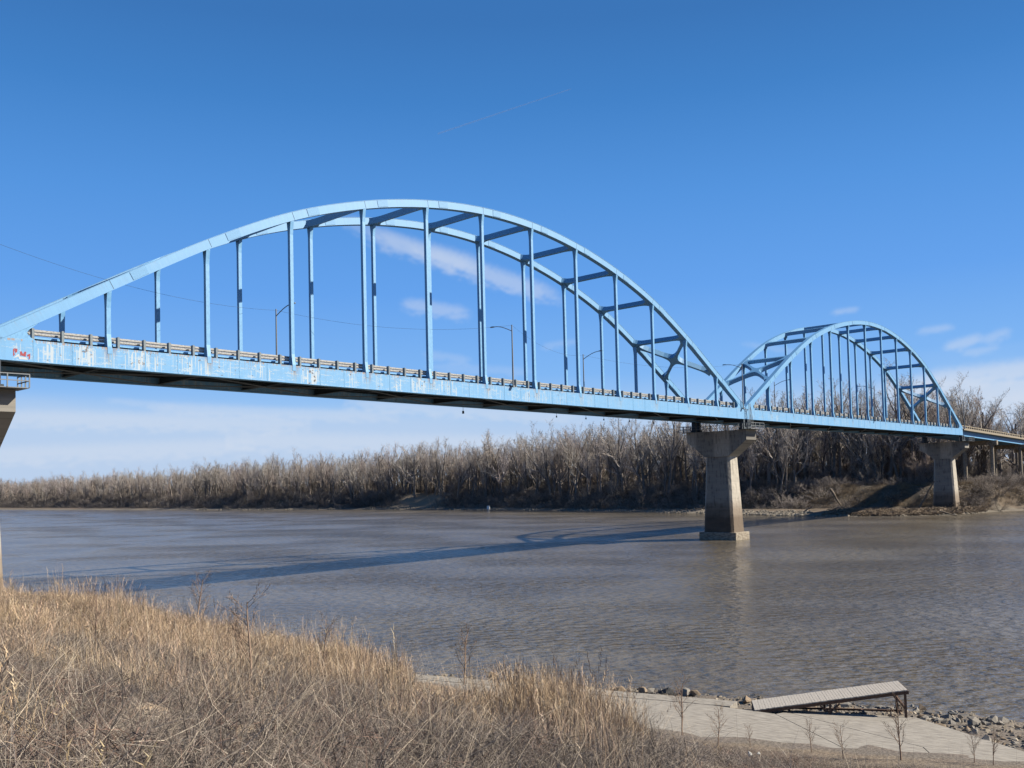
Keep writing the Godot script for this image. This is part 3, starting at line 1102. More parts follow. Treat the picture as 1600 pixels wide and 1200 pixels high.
# ---------------------------------------------------------------- the scene
func _ready() -> void:
	rng.seed = 7
	cam_basis = Basis(Vector3(CAM[0], CAM[3], CAM[6]), Vector3(CAM[1], CAM[4], CAM[7]), Vector3(CAM[2], CAM[5], CAM[8]))
	land_noise = noise(21, 0.03, 3)
	fine_noise = noise(22, 0.12, 3)
	var cam := Camera3D.new()
	cam.name = "camera"
	add_child(cam)
	cam.transform = Transform3D(cam_basis, eye)
	cam.near = 0.2
	cam.far = 60000.0
	cam.set_frustum(0.2 * 1200.0 / FOCAL, 0.2 * Vector2((800.0 - CX) / FOCAL, (CY - 600.0) / FOCAL), 0.2, 60000.0)
	cam.current = true
	var env := Environment.new()
	env.background_mode = Environment.BG_SKY
	env.sky = build_sky()
	env.tonemap_mode = Environment.TONE_MAPPER_LINEAR
	env.tonemap_exposure = 2.2
	env.sdfgi_enabled = true
	env.ssao_enabled = true
	env.ssil_enabled = true
	var we := WorldEnvironment.new()
	we.name = "world"
	we.environment = env
	add_child(we)
	var sun := DirectionalLight3D.new()
	sun.name = "sun"
	add_child(sun)
	sun.look_at_from_position(Vector3(0.9, 1.0, 1.0), Vector3.ZERO)
	sun.light_color = Color(1.0, 0.955, 0.88)
	sun.light_energy = 1.6
	sun.light_angular_distance = 0.53
	sun.shadow_enabled = true

	build_materials()
	build_ground()
	build_water()
	build_bridge()
	build_far_bank()
	build_ramp()
	build_near_bank()

# the camera's axes by rows
const CAM := [0.6763735, -0.0142252, -0.7364214, -0.0240801, 0.9988520, -0.0414111, 0.7361651, 0.0457425, 0.6752545]

func build_materials() -> void:
	m_blue = tri_mat(noise_tex(31, 0.02, [[0.2, lin(0.085, 0.23, 0.41)], [0.5, lin(0.098, 0.262, 0.46)], [0.8, lin(0.112, 0.285, 0.49)]], 512, 5), Vector3(0.35, 0.16, 0.35), 0.55)
	var ar := StandardMaterial3D.new()
	ar.albedo_texture = paint(2048, 24, 40, 0.04, false)
	ar.roughness = 0.55
	m_arch = ar
	for k in 4:
		var g := StandardMaterial3D.new()
		g.albedo_texture = paint(2048, 64, 50 + k * 7, [1.0, 0.5, 0.3, 0.3][k], true)
		g.roughness = 0.6
		m_girder.append(g)
	m_rail = tri_mat(noise_tex(61, 0.03, [[0.2, lin(0.16, 0.162, 0.158)], [0.6, lin(0.29, 0.29, 0.28)]], 256, 4), Vector3(0.4, 0.8, 0.4), 0.6)
	m_post = tri_mat(noise_tex(62, 0.03, [[0.2, lin(0.09, 0.115, 0.135)], [0.6, lin(0.13, 0.165, 0.19)]], 256, 4), Vector3(0.8, 0.4, 0.8), 0.6)
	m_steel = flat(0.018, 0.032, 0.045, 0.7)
	m_curb = flat(0.05, 0.055, 0.06, 0.9)
	m_blue_dark = tri_mat(noise_tex(32, 0.03, [[0.2, lin(0.08, 0.215, 0.385)], [0.7, lin(0.094, 0.25, 0.44)]], 256, 4), Vector3(0.6, 0.6, 0.6), 0.6)
	m_deck = flat(0.12, 0.115, 0.11, 0.95)
	m_galv = flat(0.13, 0.145, 0.16, 0.6, 0.2)
	m_concrete = tri_mat(noise_tex(64, 0.018, [[0.2, lin(0.13, 0.105, 0.08)], [0.5, lin(0.21, 0.18, 0.14)], [0.75, lin(0.26, 0.235, 0.19)]], 512, 5), Vector3(0.12, 0.3, 0.12), 0.92, noise_normal(65, 0.05, 3.0, 512, 5))

func build_water() -> void:
	var b := B.new()
	var xs := [-40.0, 320.0]
	var k := 1.0 / 64.0
	var lay := func(x: float, z: float) -> Vector2:
		return Vector2((x * 0.64 + z * 0.77) * 0.6, x * 0.77 - z * 0.64) * k
	b.quad(Vector3(-40, 0, 900), Vector3(330, 0, 900), Vector3(330, 0, -4000), Vector3(-40, 0, -4000), lay.call(-40.0, 900.0), lay.call(330.0, 900.0), lay.call(330.0, -4000.0), lay.call(-40.0, -4000.0))
	var m := StandardMaterial3D.new()
	m.albedo_texture = noise_tex(71, 0.006, [[0.25, lin(0.083, 0.071, 0.053)], [0.7, lin(0.105, 0.091, 0.069)]], 512, 4)
	m.roughness = 1.0
	m.roughness_texture = noise_tex(73, 0.0035, [[0.25, Color(0.08, 0.08, 0.08)], [0.5, Color(0.14, 0.14, 0.14)], [0.75, Color(0.24, 0.24, 0.24)]], 512, 4)
	m.metallic_specular = 0.4
	m.normal_enabled = true
	m.normal_texture = noise_normal(72, 0.028, 7.0, 2048, 5)
	m.normal_scale = 1.0
	tag(put("river_water", b.mesh(), m), "wide rippled brown river reflecting the blue sky", "river", "", "structure")

func build_bridge() -> void:
	arch_span(0.0, 0, "nearer and larger light blue arch span, white flaking paint on its girder")
	arch_span(128.22, 1, "farther, smaller looking light blue arch span at the right, between two river piers")
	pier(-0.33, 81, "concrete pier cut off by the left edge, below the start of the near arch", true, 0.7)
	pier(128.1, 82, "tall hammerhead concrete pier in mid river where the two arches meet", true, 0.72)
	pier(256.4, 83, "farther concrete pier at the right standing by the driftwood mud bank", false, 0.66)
	build_graffiti()
	build_ladder()
	build_approach()
	var lamps := [[-1.6, 0], [34.8, 1], [63.8, 0], [94.1, 1], [126.6, 0], [162.7, 1], [190.0, 0], [227.6, 1], [257.0, 0], [291.5, 1], [320.0, 0]]
	var says := ["street lamp just outside the left frame edge, its wire running in over the near arch", "leftmost street lamp in view, far side of the deck, arm to the right", "street lamp on the near railing under the first arch, arm to the left", "street lamp behind hangers left of the first arch's X brace, arm to the right", "street lamp standing over the mid river pier where both arches meet", "street lamp behind the left hangers of the farther arch, arm to the right", "street lamp on the near railing within the farther arch, arm to the left", "street lamp on the far side seen through the right part of the farther arch", "street lamp just right of the farther arch's foot, taller looking, arm to the left", "street lamp right of the farther arch, shorter looking, arm to the right", "street lamp at the right picture edge on the approach viaduct"]
	for i in lamps.size():
		var x: float = lamps[i][0]
		var near_side: bool = lamps[i][1] == 0
		var y := deck(x) if x < 257.0 else road_y(x)
		if near_side:
			# bracketed to the outside of the girder
			lamp(Vector3(x, y - 0.1 if x < 257.3 else y + 0.05, 0.3 if x < 258.0 else -0.3), 0.0, says[i])
		else:
			lamp(Vector3(x, y, -11.3), PI, says[i])
	for i in lamps.size() - 1:
		var p: Array = lamps[i]
		var q: Array = lamps[i + 1]
		var ya: float = (deck(p[0]) if p[0] < 257.0 else road_y(p[0])) + 8.25
		var yb: float = (deck(q[0]) if q[0] < 257.0 else road_y(q[0])) + 8.25
		if i < 4:
			wire(Vector3(p[0], ya, 0.3 if p[1] == 0 else -11.3), Vector3(q[0], yb, 0.3 if q[1] == 0 else -11.3), 1.3, ["thin wire sagging from the left edge to the leftmost lamp in view", "thin wire sagging between the leftmost lamp and the lamp below the first crown", "thin wire from the near railing lamp to the lamp by the X brace", "thin wire from the X brace lamp to the lamp over the mid river pier"][i])
	# little navigation lights and drains that hang under the deck
	var ds := B.new()
	ds.tube(Vector3(0, 0, 0), Vector3(0, -0.55, 0), 0.03, 0.03, 5)
	ds.tube(Vector3(0, -0.55, 0), Vector3(0, -0.95, 0), 0.14, 0.16, 8, true)
	var dm := ds.mesh()
	var k := 0
	for q in [[722, 638], [868, 648], [914, 652], [942, 654], [982, 657], [1019, 659], [1042, 660]]:
		var d := heading(q[0], q[1])
		var f := (FARZ - 0.2 - eye.z) / d.z
		var x := eye.x + d.x * f
		var o := put("hanging_light", dm, m_steel, self, Vector3(x, deck(x) - DEEP - 0.04, FARZ))
		if k > 0: o.scale = Vector3.ONE * 0.7
		tag(o, "small lantern hanging lowest under the deck, left of all the others" if k == 0 else "tiny dark drain stub, %s right of the lantern hanging under the far girder" % ["", "first", "second", "third", "fourth", "fifth", "sixth"][k], "lantern" if k == 0 else "drain", "" if k == 0 else "drain stubs under the far girder")
		k += 1

func build_graffiti() -> void:
	# red block letters sprayed on the girder's left end
	var span := get_node("tied_arch_span")
	var red := flat(0.23, 0.04, 0.05, 0.8)
	var white := flat(0.36, 0.39, 0.42, 0.8)
	var place := func(called: String, strokes: Array, mat: Material) -> void:
		var b := B.new()
		for poly in strokes:
			var p := PackedVector2Array()
			for q in poly:
				var d := heading(q[0], q[1])
				var f: float = (0.01 - eye.z) / d.z
				p.append(Vector2(eye.x + d.x * f, eye.y + d.y * f))
			b.slab(p, 0.001, 0.008)
		put(called, b.mesh(), mat, span)
	place.call("graffiti", [[[20.4, 545.5], [22.6, 543.8], [22.8, 549.0], [21.6, 549.6], [23.4, 554.2], [20.6, 556.8]], [[23.0, 544.2], [27.6, 545.2], [26.6, 550.2], [23.6, 551.4]]], red)
	place.call("graffiti", [[[31.2, 549.6], [33.4, 548.4], [36.0, 553.2], [38.8, 549.0], [41.2, 550.0], [40.2, 557.4], [37.4, 556.6], [36.2, 556.2], [33.6, 555.4], [31.8, 556.2]]], red)
	place.call("graffiti", [[[42.4, 554.4], [47.4, 552.4], [47.0, 560.4], [44.6, 562.0], [45.0, 556.6], [42.8, 557.2]]], red)
	place.call("graffiti_outline", [[[23.6, 556.6], [29.6, 552.6], [30.8, 557.6], [40.8, 558.4], [44.2, 562.4], [30.0, 561.2], [28.6, 557.0], [20.2, 559.6]]], white)

func build_ladder() -> void:
	var t := thing("access_ladder", "grey steel ladder and sloping braces at the joint over the mid river pier", "ladder", Vector3(128.4, deck(128.1) - 3.2, 0.62))
	var b := B.new()
	for sx in [-0.25, 0.25]:
		b.box(Vector3(sx, 1.9, 0), Vector3(0.07, 4.6, 0.07))
	put("stile", b.mesh(), m_galv, t)
	for k in 14:
		var r := B.new()
		r.box(Vector3(0, -0.2 + k * 0.32, 0), Vector3(0.43, 0.04, 0.04))
		put("rung", r.mesh(), m_galv, t)
	for q in [[0.35, 3.6, 1.5, -0.3], [0.35, 2.2, 1.1, -0.3]]:
		var r := B.new()
		r.bar(Vector3(q[0], q[1], 0), Vector3(q[2], q[3], 0), 0.07, 0.07)
		put("brace", r.mesh(), m_galv, t)
	# red square sprayed on the pier's lit end
	var rp := B.new()
	rp.slab(PackedVector2Array([Vector2(-0.2, 9.55), Vector2(0.02, 9.75), Vector2(0.22, 9.5), Vector2(0.25, 10.4), Vector2(0.05, 10.15), Vector2(-0.22, 10.45)]), 0.0, 0.012)
	var o := put("painted_mark", rp.mesh(), flat(0.45, 0.03, 0.03), get_node("bridge_pier2"), Vector3(0.35, 0, 2.79))
	o.rotation.x = -0.045

func road_y(x: float) -> float: return deck(257.0) + 0.05 - 0.024 * (x - 257.0)

func build_approach() -> void:
	# right: concrete parapet on a blue girder, carried on two-column bents
	var t := thing("approach_viaduct", "approach viaduct right of the far arch, tan balustrade over a blue girder", "viaduct")
	var x1 := 420.0
	var pc := flat(0.19, 0.165, 0.125, 0.9)
	for z in [-0.55, -10.6]:
		var gz: float = z + (-0.75 if z > -5.0 else 0.75)
		var b := B.new()
		b.bar(Vector3(256.9, road_y(256.9) - 1.15, gz), Vector3(x1, road_y(x1) - 1.15, gz), 0.4, 1.5)
		put("girder", b.mesh(), m_blue, t)
		var f := B.new()
		f.bar(Vector3(256.9, road_y(256.9) - 1.93, gz), Vector3(x1, road_y(x1) - 1.93, gz), 0.7, 0.06)
		put("bottom_flange", f.mesh(), m_blue, t)
		var s := B.new()
		s.bar(Vector3(257.2, road_y(257.2) - 0.2, z), Vector3(x1, road_y(x1) - 0.2, z), 1.3, 0.4)
		s.bar(Vector3(257.2, road_y(257.2) + 0.16, z), Vector3(x1, road_y(x1) + 0.16, z), 0.4, 0.32)
		put("parapet", s.mesh(), pc, t)
		var r := B.new()
		r.bar(Vector3(257.2, road_y(257.2) + 0.93, z), Vector3(x1, road_y(x1) + 0.93, z), 0.3, 0.22)
		put("parapet_rail", r.mesh(), pc, t)
		var pm := B.new()
		pm.box(Vector3(0, 0.57, 0), Vector3(0.5, 0.52, 0.26))
		var pmesh := pm.mesh()
		for k in 40:
			var x := 257.8 + k * 2.1
			put("baluster", pmesh, pc, t, Vector3(x, road_y(x), z))
	for z in [-3.9, -7.25]:
		var b := B.new()
		b.bar(Vector3(257.2, road_y(257.2) - 1.1, z), Vector3(x1, road_y(x1) - 1.1, z), 0.4, 1.3)
		put("girder", b.mesh(), m_blue, t)
	var dk := B.new()
	dk.bar(Vector3(257.2, road_y(257.2) - 0.16, -5.55), Vector3(x1, road_y(x1) - 0.16, -5.55), 8.7, 0.3)
	put("road_deck", dk.mesh(), m_deck, t)
	for q in [[289.5, "two-column concrete bent under the viaduct, the one nearer the far pier"], [322.5, "two-column concrete bent under the viaduct at the right picture edge"], [356.0, "concrete bent under the viaduct beyond the right picture edge"]]:
		var X: float = q[0]
		var bt := thing("viaduct_bent", q[1], "viaduct bent", Vector3(X, 0, 0), "bents under the approach viaduct")
		var cb := B.new()
		cb.cbox(Vector3(0, road_y(X) - 2.7, -5.5), Vector3(1.3, 1.4, 11.6), 0.05)
		put("bent_cap", cb.mesh(), m_concrete, bt)
		for z in [-1.4, -9.4]:
			var b := B.new()
			b.tube(Vector3(0, land(X, z) - 1.0, z), Vector3(0, road_y(X) - 3.38, z), 0.62, 0.6, 14)
			put("column", b.mesh(), m_concrete, bt)
	# left: the same deck going on out of the picture
	var l := thing("approach_span", "short blue approach girder and pale railing cut off by the left edge", "bridge span")
	for z in [NEAR, FARZ]:
		var b := B.new()
		b.box(Vector3(-15.1, deck(0) - DEEP / 2, z), Vector3(30, DEEP, 0.7))
		put("girder", b.mesh(), m_blue, l)
		var zr: float = z + (-0.46 if z == NEAR else 0.46)
		for h in [0.95, 0.69]:
			var r := B.new()
			r.bar(Vector3(-30, deck(0) + h, zr), Vector3(0.6, deck(0) + h, zr), 0.13, 0.2)
			put("rail", r.mesh(), m_rail, l)
		var pm := B.new()
		pm.cbox(Vector3(0, 0.53, 0), Vector3(0.2, 1.06, 0.4), 0.03)
		var pmesh := pm.mesh()
		for k in 10:
			put("post", pmesh, m_post, l, Vector3(-0.9 - k * 2.4, deck(0), z + (0.1 if z == NEAR else -0.1)))
	var ld := B.new()
	ld.box(Vector3(-15.1, deck(0) - 0.3, -5.5), Vector3(30, 0.24, 9.3))
	put("road_deck", ld.mesh(), m_deck, l)
	build_car()

func build_car() -> void:
	var X := 268.5
	var t := thing("dark_car", "dark car driving on the viaduct, only its roof showing over the balustrade", "car", Vector3(X, road_y(X), -3.6))
	t.rotation.z = -0.024
	var body := flat(0.02, 0.022, 0.025, 0.3)
	var glass := flat(0.02, 0.025, 0.03, 0.08)
	var b := B.new()
	var rings := []
	for k in [[-2.3, 0.45, 0.75, 0.78], [-2.2, 0.3, 0.95, 0.85], [-1.2, 0.28, 1.0, 0.88], [0.9, 0.28, 1.0, 0.88], [2.0, 0.3, 0.85, 0.84], [2.25, 0.45, 0.7, 0.76]]:
		rings.append([Vector3(k[0], k[1], -k[3]), Vector3(k[0], k[2] - 0.12, -k[3]), Vector3(k[0], k[2], -k[3] + 0.12), Vector3(k[0], k[2], k[3] - 0.12), Vector3(k[0], k[2] - 0.12, k[3]), Vector3(k[0], k[1], k[3])])
	b.loft(rings)
	put("body", b.mesh(), body, t)
	var g := B.new()
	rings = []
	for k in [[-2.0, 0.97, 0.76], [-1.5, 1.4, 0.66], [0.1, 1.42, 0.66], [1.0, 0.98, 0.76]]:
		rings.append([Vector3(k[0], 0.9, -0.8), Vector3(k[0], k[1], -k[2]), Vector3(k[0], k[1], k[2]), Vector3(k[0], 0.9, 0.8)])
	g.loft(rings)
	put("windows", g.mesh(), glass, t)
	var r := B.new()
	r.cbox(Vector3(-0.7, 1.46, 0), Vector3(1.7, 0.09, 1.36), 0.05)
	put("roof", r.mesh(), body, t)
	for sx in [-1.4, 1.4]:
		for sz in [-0.8, 0.8]:
			var w := B.new()
			w.tube(Vector3(sx, 0.32, sz - 0.1), Vector3(sx, 0.32, sz + 0.1), 0.32, 0.32, 16, true)
			put("wheel", w.mesh(), m_steel, t)

func wood_height(z: float) -> float:
	return table([[-2500, 15], [-687, 17.5], [-496, 19.5], [-360, 21.5], [-250, 24], [-106, 27], [-54, 29], [-20, 31], [40, 26], [120, 24]], z)

func build_far_bank() -> void:
	var bark := vc(0.95)
	# upright cottonwoods, broad ones, thin poles
	var tall := {"levels": 5, "stems": 1, "height": 20.0, "radius": 0.42, "min_r": 0.02, "kids": [7, 6, 5, 5, 3], "start": [0.34, 0.25, 0.2, 0.15, 0.1], "bend": [0.05, 0.1, 0.13, 0.16, 0.2], "lift": [0.05, 0.16, 0.14, 0.1, 0.06], "angle": [0.6, 0.6, 0.65, 0.7, 0.7], "len": [0.42, 0.5, 0.5, 0.48, 0.5], "thin": [0.68, 0.66, 0.62, 0.66, 0.75]}
	var wide := tall.duplicate(true)
	wide.kids = [6, 6, 5, 5, 3]
	wide.start = [0.22, 0.2, 0.2, 0.15, 0.1]
	wide.angle = [0.85, 0.7, 0.65, 0.7, 0.7]
	wide.len = [0.72, 0.56, 0.5, 0.48, 0.5]
	wide.height = 17.0
	wide.radius = 0.55
	var pole := tall.duplicate(true)
	pole.radius = 0.26
	pole.kids = [10, 5, 5, 4, 3]
	pole.start = [0.35, 0.2, 0.2, 0.15, 0.1]
	pole.angle = [0.45, 0.5, 0.6, 0.7, 0.7]
	pole.len = [0.3, 0.45, 0.45, 0.48, 0.5]
	var twin := tall.duplicate(true)
	twin.stems = 2
	twin.kids = [7, 6, 5, 4, 3]
	var young := {"levels": 4, "stems": 4, "height": 9.0, "radius": 0.09, "min_r": 0.016, "kids": [11, 6, 5, 3], "start": [0.12, 0.2, 0.15, 0.1], "bend": [0.07, 0.13, 0.16, 0.2, 0.2], "lift": [0.04, 0.1, 0.1, 0.06, 0.05], "angle": [0.6, 0.6, 0.7, 0.7], "len": [0.38, 0.5, 0.5, 0.5], "thin": [0.6, 0.65, 0.7, 0.8]}
	var saplings := []
	for q in [211, 212, 213]:
		var one := ArrayMesh.new()
		for m in tree_meshes(q, young):
			one.add_surface_from_arrays(Mesh.PRIMITIVE_TRIANGLES, m.surface_get_arrays(0))
		saplings.append(one)
	var protos := []
	for q in [[101, tall], [102, tall], [103, wide], [104, wide], [105, pole], [109, wide], [107, twin], [108, tall]]:
		protos.append(tree_meshes(q[0], q[1]))
	var bush_cfg := {"levels": 3, "stems": 7, "height": 3.2, "radius": 0.04, "min_r": 0.012, "kids": [7, 6, 5], "start": [0.15, 0.15, 0.1], "bend": [0.1, 0.15, 0.18, 0.2, 0.2], "lift": [0.02, 0.06, 0.05, 0.05, 0.05], "angle": [0.6, 0.65, 0.7], "len": [0.5, 0.5, 0.5], "thin": [0.6, 0.7, 0.8]}
	var bushes := []
	for q in [201, 202, 203]:
		var tm := tree_meshes(q, bush_cfg)
		var one := ArrayMesh.new()
		for m in tm:
			one.add_surface_from_arrays(Mesh.PRIMITIVE_TRIANGLES, m.surface_get_arrays(0))
		bushes.append(one)
	# ---- trees in front, each a thing
	var made := []
	var plant := func(kind: int, x: float, z: float, hgt: float, turn: float, label: String, group: String) -> void:
		var t := thing("bare_tree", label, "tree", Vector3(x, land(x, z) - 0.2, z), group)
		t.transform.basis = Basis(Vector3.UP, turn).scaled(Vector3(hgt / 21.0, hgt / 21.0, hgt / 21.0) * Vector3(1.0, 1.0, 1.0))
		put("trunk", protos[kind][0], bark, t)
		put("crown", protos[kind][1], bark, t)
	var at_px := func(px: float, x: float) -> float:
		var d := heading(px, 790)
		return eye.z + d.z * (x - eye.x) / d.x
	rng.seed = 33
	for q in [[550, 272, 24.0, 2, "broad dark tree standing clear above the wood, left of the first crown's foot"], [190, 262, 20.0, 3, "wide crowned bare tree rising from the low wood in the left quarter"], [320, 264, 21.0, 0, "bare tree topping the wood left of the broad dark tree"], [760, 276, 25.0, 0, "slim bare tree with a high fork, above the small white marker"], [862, 272, 27.0, 3, "large spreading grey tree right of the slim forked tree"], [975, 268, 29.0, 3, "dark many-limbed tree rising highest left of the mid river pier"], [1045, 264, 30.0, 0, "tall bare tree just left of the mid river pier's cap"], [1212, 284, 31.0, 1, "dark trunk first right of the mid river pier"], [1262, 282, 31.0, 6, "forked dark tree under the left half of the farther girder"], [1306, 286, 33.0, 1, "straight dark trunk behind the leaning log"], [1345, 288, 33.0, 2, "leaning heavy trunk right of the straight dark trunk"], [1392, 292, 36.0, 3, "tallest bare tree, its crown filling the middle of the farther arch"], [1432, 296, 33.0, 6, "twin trunked tree next to the far pier's left side"], [1232, 288, 32.0, 4, "thin pale trunk between the first two dark trunks right of the mid river pier"]]:
		var z: float = at_px.call(q[0], q[1])
		plant.call(q[3], float(q[1]), z, q[2], rng.randf() * TAU, q[4], "")
	var words := ["first", "second", "third", "fourth", "fifth", "sixth", "seventh", "eighth", "ninth", "tenth"]
	var gaps := [[-120.0, 168.0, "left of the near arch's first hanger"]]
	var near_px := [168.0, 328.0, 461.0, 577.0, 676.0, 763.0, 839.0, 908.0, 969.0, 1024.0]
	for k in 9:
		gaps.append([near_px[k], near_px[k + 1], "below near arch hangers %s to %s" % [words[k], words[k + 1]]])
	gaps.append([1024.0, 1100.0, "just left of the mid river pier"])
	gaps.append([1100.0, 1239.0, "just right of the mid river pier"])
	gaps.append([1239.0, 1332.0, "under the farther arch's left half"])
	gaps.append([1332.0, 1440.0, "under the farther arch's right half"])
	gaps.append([1440.0, 2200.0, "behind the far pier and viaduct"])
	var counts := {}
	var looks := ["upright", "upright", "broad", "broad", "slim", "broad", "twin stemmed", "upright"]
	var z := -640.0
	while z < -16.0:
		var f := table(FAR_LINE, z)
		var x := maxf(f, 250.0) + rng.randf_range(14.0, 26.0)
		if z > -58.0: x = rng.randf_range(283.0, 296.0)
		var s := screen(Vector3(x, 5.0, z))
		for q in gaps:
			if s.x >= q[0] and s.x < q[1]:
				counts[q[2]] = counts.get(q[2], 0) + 1
				var kind: int = [0, 2, 3, 5, 1, 6, 7, 2][rng.randi() % 8]
				var nth: int = counts[q[2]]
				var says: String = words[nth - 1] if nth <= 10 else "%dth" % nth
				plant.call(kind, x, z, wood_height(z) * (rng.randf_range(0.6, 0.85) if rng.randf() < 0.55 else rng.randf_range(0.85, 1.1)) * 0.97, rng.randf() * TAU, "%s bare tree, %s along the front row %s" % [looks[kind], says, q[2]], "bare trees in the front row of the far wood")
				break
		z += rng.randf_range(3.0, 9.0) if z > -300.0 else rng.randf_range(5.0, 11.0)
	# ---- the wood behind them, one mass
	var xf := []
	var wc := []
	for k in 8:
		xf.append([])
		wc.append([])
	z = -1100.0
	while z < 150.0:
		var f := maxf(table(FAR_LINE, z), 248.0)
		for r in 6:
			var x := f + 20.0 + r * 9.0 + rng.randf_range(-6.0, 6.0)
			var hgt := wood_height(z) * (rng.randf_range(0.6, 0.9) if rng.randf() < 0.75 else rng.randf_range(0.88, 1.06))
			var zz := z + rng.randf_range(-3.0, 3.0)
			if zz > -58.0: x += 24.0
			if zz > -16.0 and zz < 40.0: continue
			var bs := Basis(Vector3.UP, rng.randf() * TAU).scaled(Vector3(0.95, 1.0, 0.95) * hgt / 21.0)
			var wk := rng.randi() % 8
			xf[wk].append(Transform3D(bs, Vector3(x, land(x, zz) - 0.2, zz)))
			var wg := rng.randf_range(0.7, 1.2)
			wc[wk].append(Color(wg * rng.randf_range(0.96, 1.08), wg, wg * rng.randf_range(0.94, 1.06)))
		z += 3.6 if z > -400.0 else 4.6
	for k in 190:
		var x := rng.randf_range(300.0, 520.0)
		var zz := rng.randf_range(-95.0, -15.0) - maxf(0.0, x - 400.0) * 0.12
		var hgt := rng.randf_range(20.0, 33.0)
		var wk := rng.randi() % 8
		xf[wk].append(Transform3D(Basis(Vector3.UP, rng.randf() * TAU).scaled(Vector3.ONE * hgt / 21.0), Vector3(x, land(x, zz) - 0.2, zz)))
		var wg := rng.randf_range(0.7, 1.2)
		wc[wk].append(Color(wg, wg, wg))
	var wood := thing("bare_woodland", "mass of leafless grey trees behind the front row on the far bank", "woodland")
	wood.set_meta("kind", "stuff")
	for k in 8:
		many("trunks", protos[k][0], bark, xf[k], wc[k], wood)
		many("twigs", protos[k][1], bark, xf[k], wc[k], wood)
	# young growth between the trunks
	var yx := [[], [], []]
	var yc := [[], [], []]
	z = -1000.0
	while z < 150.0:
		var f := maxf(table(FAR_LINE, z), 248.0 if z < 4.0 else 268.0)
		for r in 9:
			if r < 2 and rng.randf() < 0.85: continue
			var x := f + 15.0 + r * 7.0 + rng.randf_range(-4.0, 4.0)
			var zz := z + rng.randf_range(-2.0, 2.0)
			if z > -62.0 and x < 281.0: continue
			if zz > -15.0 and zz < 22.0: continue
			if z > -62.0 and rng.randf() < 0.4: continue
			var sc := rng.randf_range(0.45, 1.15) * wood_height(z) / 24.0
			if rng.randf() < 0.25: continue
			var yk := rng.randi() % 3
			var yg := rng.randf_range(0.55, 1.15)
			yc[yk].append(Color(yg * rng.randf_range(0.97, 1.1), yg, yg * rng.randf_range(0.9, 1.05)))
			yx[yk].append(Transform3D(Basis(Vector3.UP, rng.randf() * TAU).scaled(Vector3(1.15, 1.0, 1.15) * sc), Vector3(x, land(x, zz) - 0.2, zz)))
		z += 2.8 if z > -400.0 else 4.0
	for k in 330:
		var x := rng.randf_range(296.0, 520.0)
		var zz := rng.randf_range(-70.0, -14.0) - maxf(0.0, x - 400.0) * 0.12
		var yk := rng.randi() % 3
		var yg := rng.randf_range(0.55, 1.15)
		yc[yk].append(Color(yg, yg * 0.97, yg * 0.95))
		yx[yk].append(Transform3D(Basis(Vector3.UP, rng.randf() * TAU).scaled(Vector3.ONE * rng.randf_range(0.5, 1.2)), Vector3(x, land(x, zz) - 0.2, zz)))
	for k in 3:
		many("saplings", saplings[k], bark, yx[k], yc[k], wood)
	# ---- brush on the bank
	xf = [[], [], []]
	var cols := [[], [], []]
	z = -900.0
	while z < 140.0:
		var f := table(FAR_LINE, z)
		var b0 := maxf(f + 4.0, 252.0 if z < 6.0 else 272.0)
		var near_bridge := sm(-60.0, -30.0, z) * sm(60.0, 30.0, z)
		var bare := sm(-278.0, -268.0, z) * sm(-232.0, -244.0, z)
		for r in 7:
			if rng.randf() < bare and r < 5: continue
			if z < 0.0 and rng.randf() < 0.95 * near_bridge and r < 6: continue
			var x := b0 + 3.5 + r * 3.6 + rng.randf_range(-2.0, 2.0)
			var zz := z + rng.randf_range(-1.5, 1.5)
			var s := rng.randf_range(0.7, 1.7) * (1.0 if r > 0 else 0.6)
			var i := rng.randi() % 3
			xf[i].append(Transform3D(Basis(Vector3.UP, rng.randf() * TAU).scaled(Vector3(1.2, 1.0, 1.2) * s), Vector3(x, land(x, zz) - 0.3, zz)))
			var g := rng.randf_range(0.55, 1.15)
			cols[i].append(Color(g, g * 0.97, g * 0.95))
		z += 2.2 if z > -350.0 else 3.2
	var brush := thing("bank_brush", "dark leafless brush covering the far bank below the trees", "brush")
	brush.set_meta("kind", "stuff")
	for k in 3:
		many("brush", bushes[k], bark, xf[k], cols[k], brush)
	# ---- dry grass on the slope between the piers
	var gold := [Color(0.24, 0.18, 0.11), Color(0.2, 0.155, 0.1), Color(0.17, 0.135, 0.1)]
	var gm := grass_clump(301, 46, 1.1, 0.9, 0.5, 0.045, gold)
	var gx := []
	for k in 5200:
		var zz := rng.randf_range(-75.0, 70.0)
		var x := rng.randf_range(250.0, 288.0)
		var y := land(x, zz)
		if y < 1.3: continue
		if land_noise.get_noise_2d(x * 3.0, zz * 3.0) < -0.12: continue
		gx.append(Transform3D(Basis(Vector3.UP, rng.randf() * TAU).scaled(Vector3.ONE * rng.randf_range(0.7, 1.4)), Vector3(x, y - 0.05, zz)))
	tag(many("bank_grass", gm, bark, gx, []), "dry tan grass on the far bank between and beside the river piers", "grass", "", "stuff")
	# ---- stones along the waterline
	var st := B.new()
	st.col = Color(0.19, 0.17, 0.14)
	st.shard(Vector3(0.5, 0.34, 0.42), 5)
	var sx := []
	var sc := []
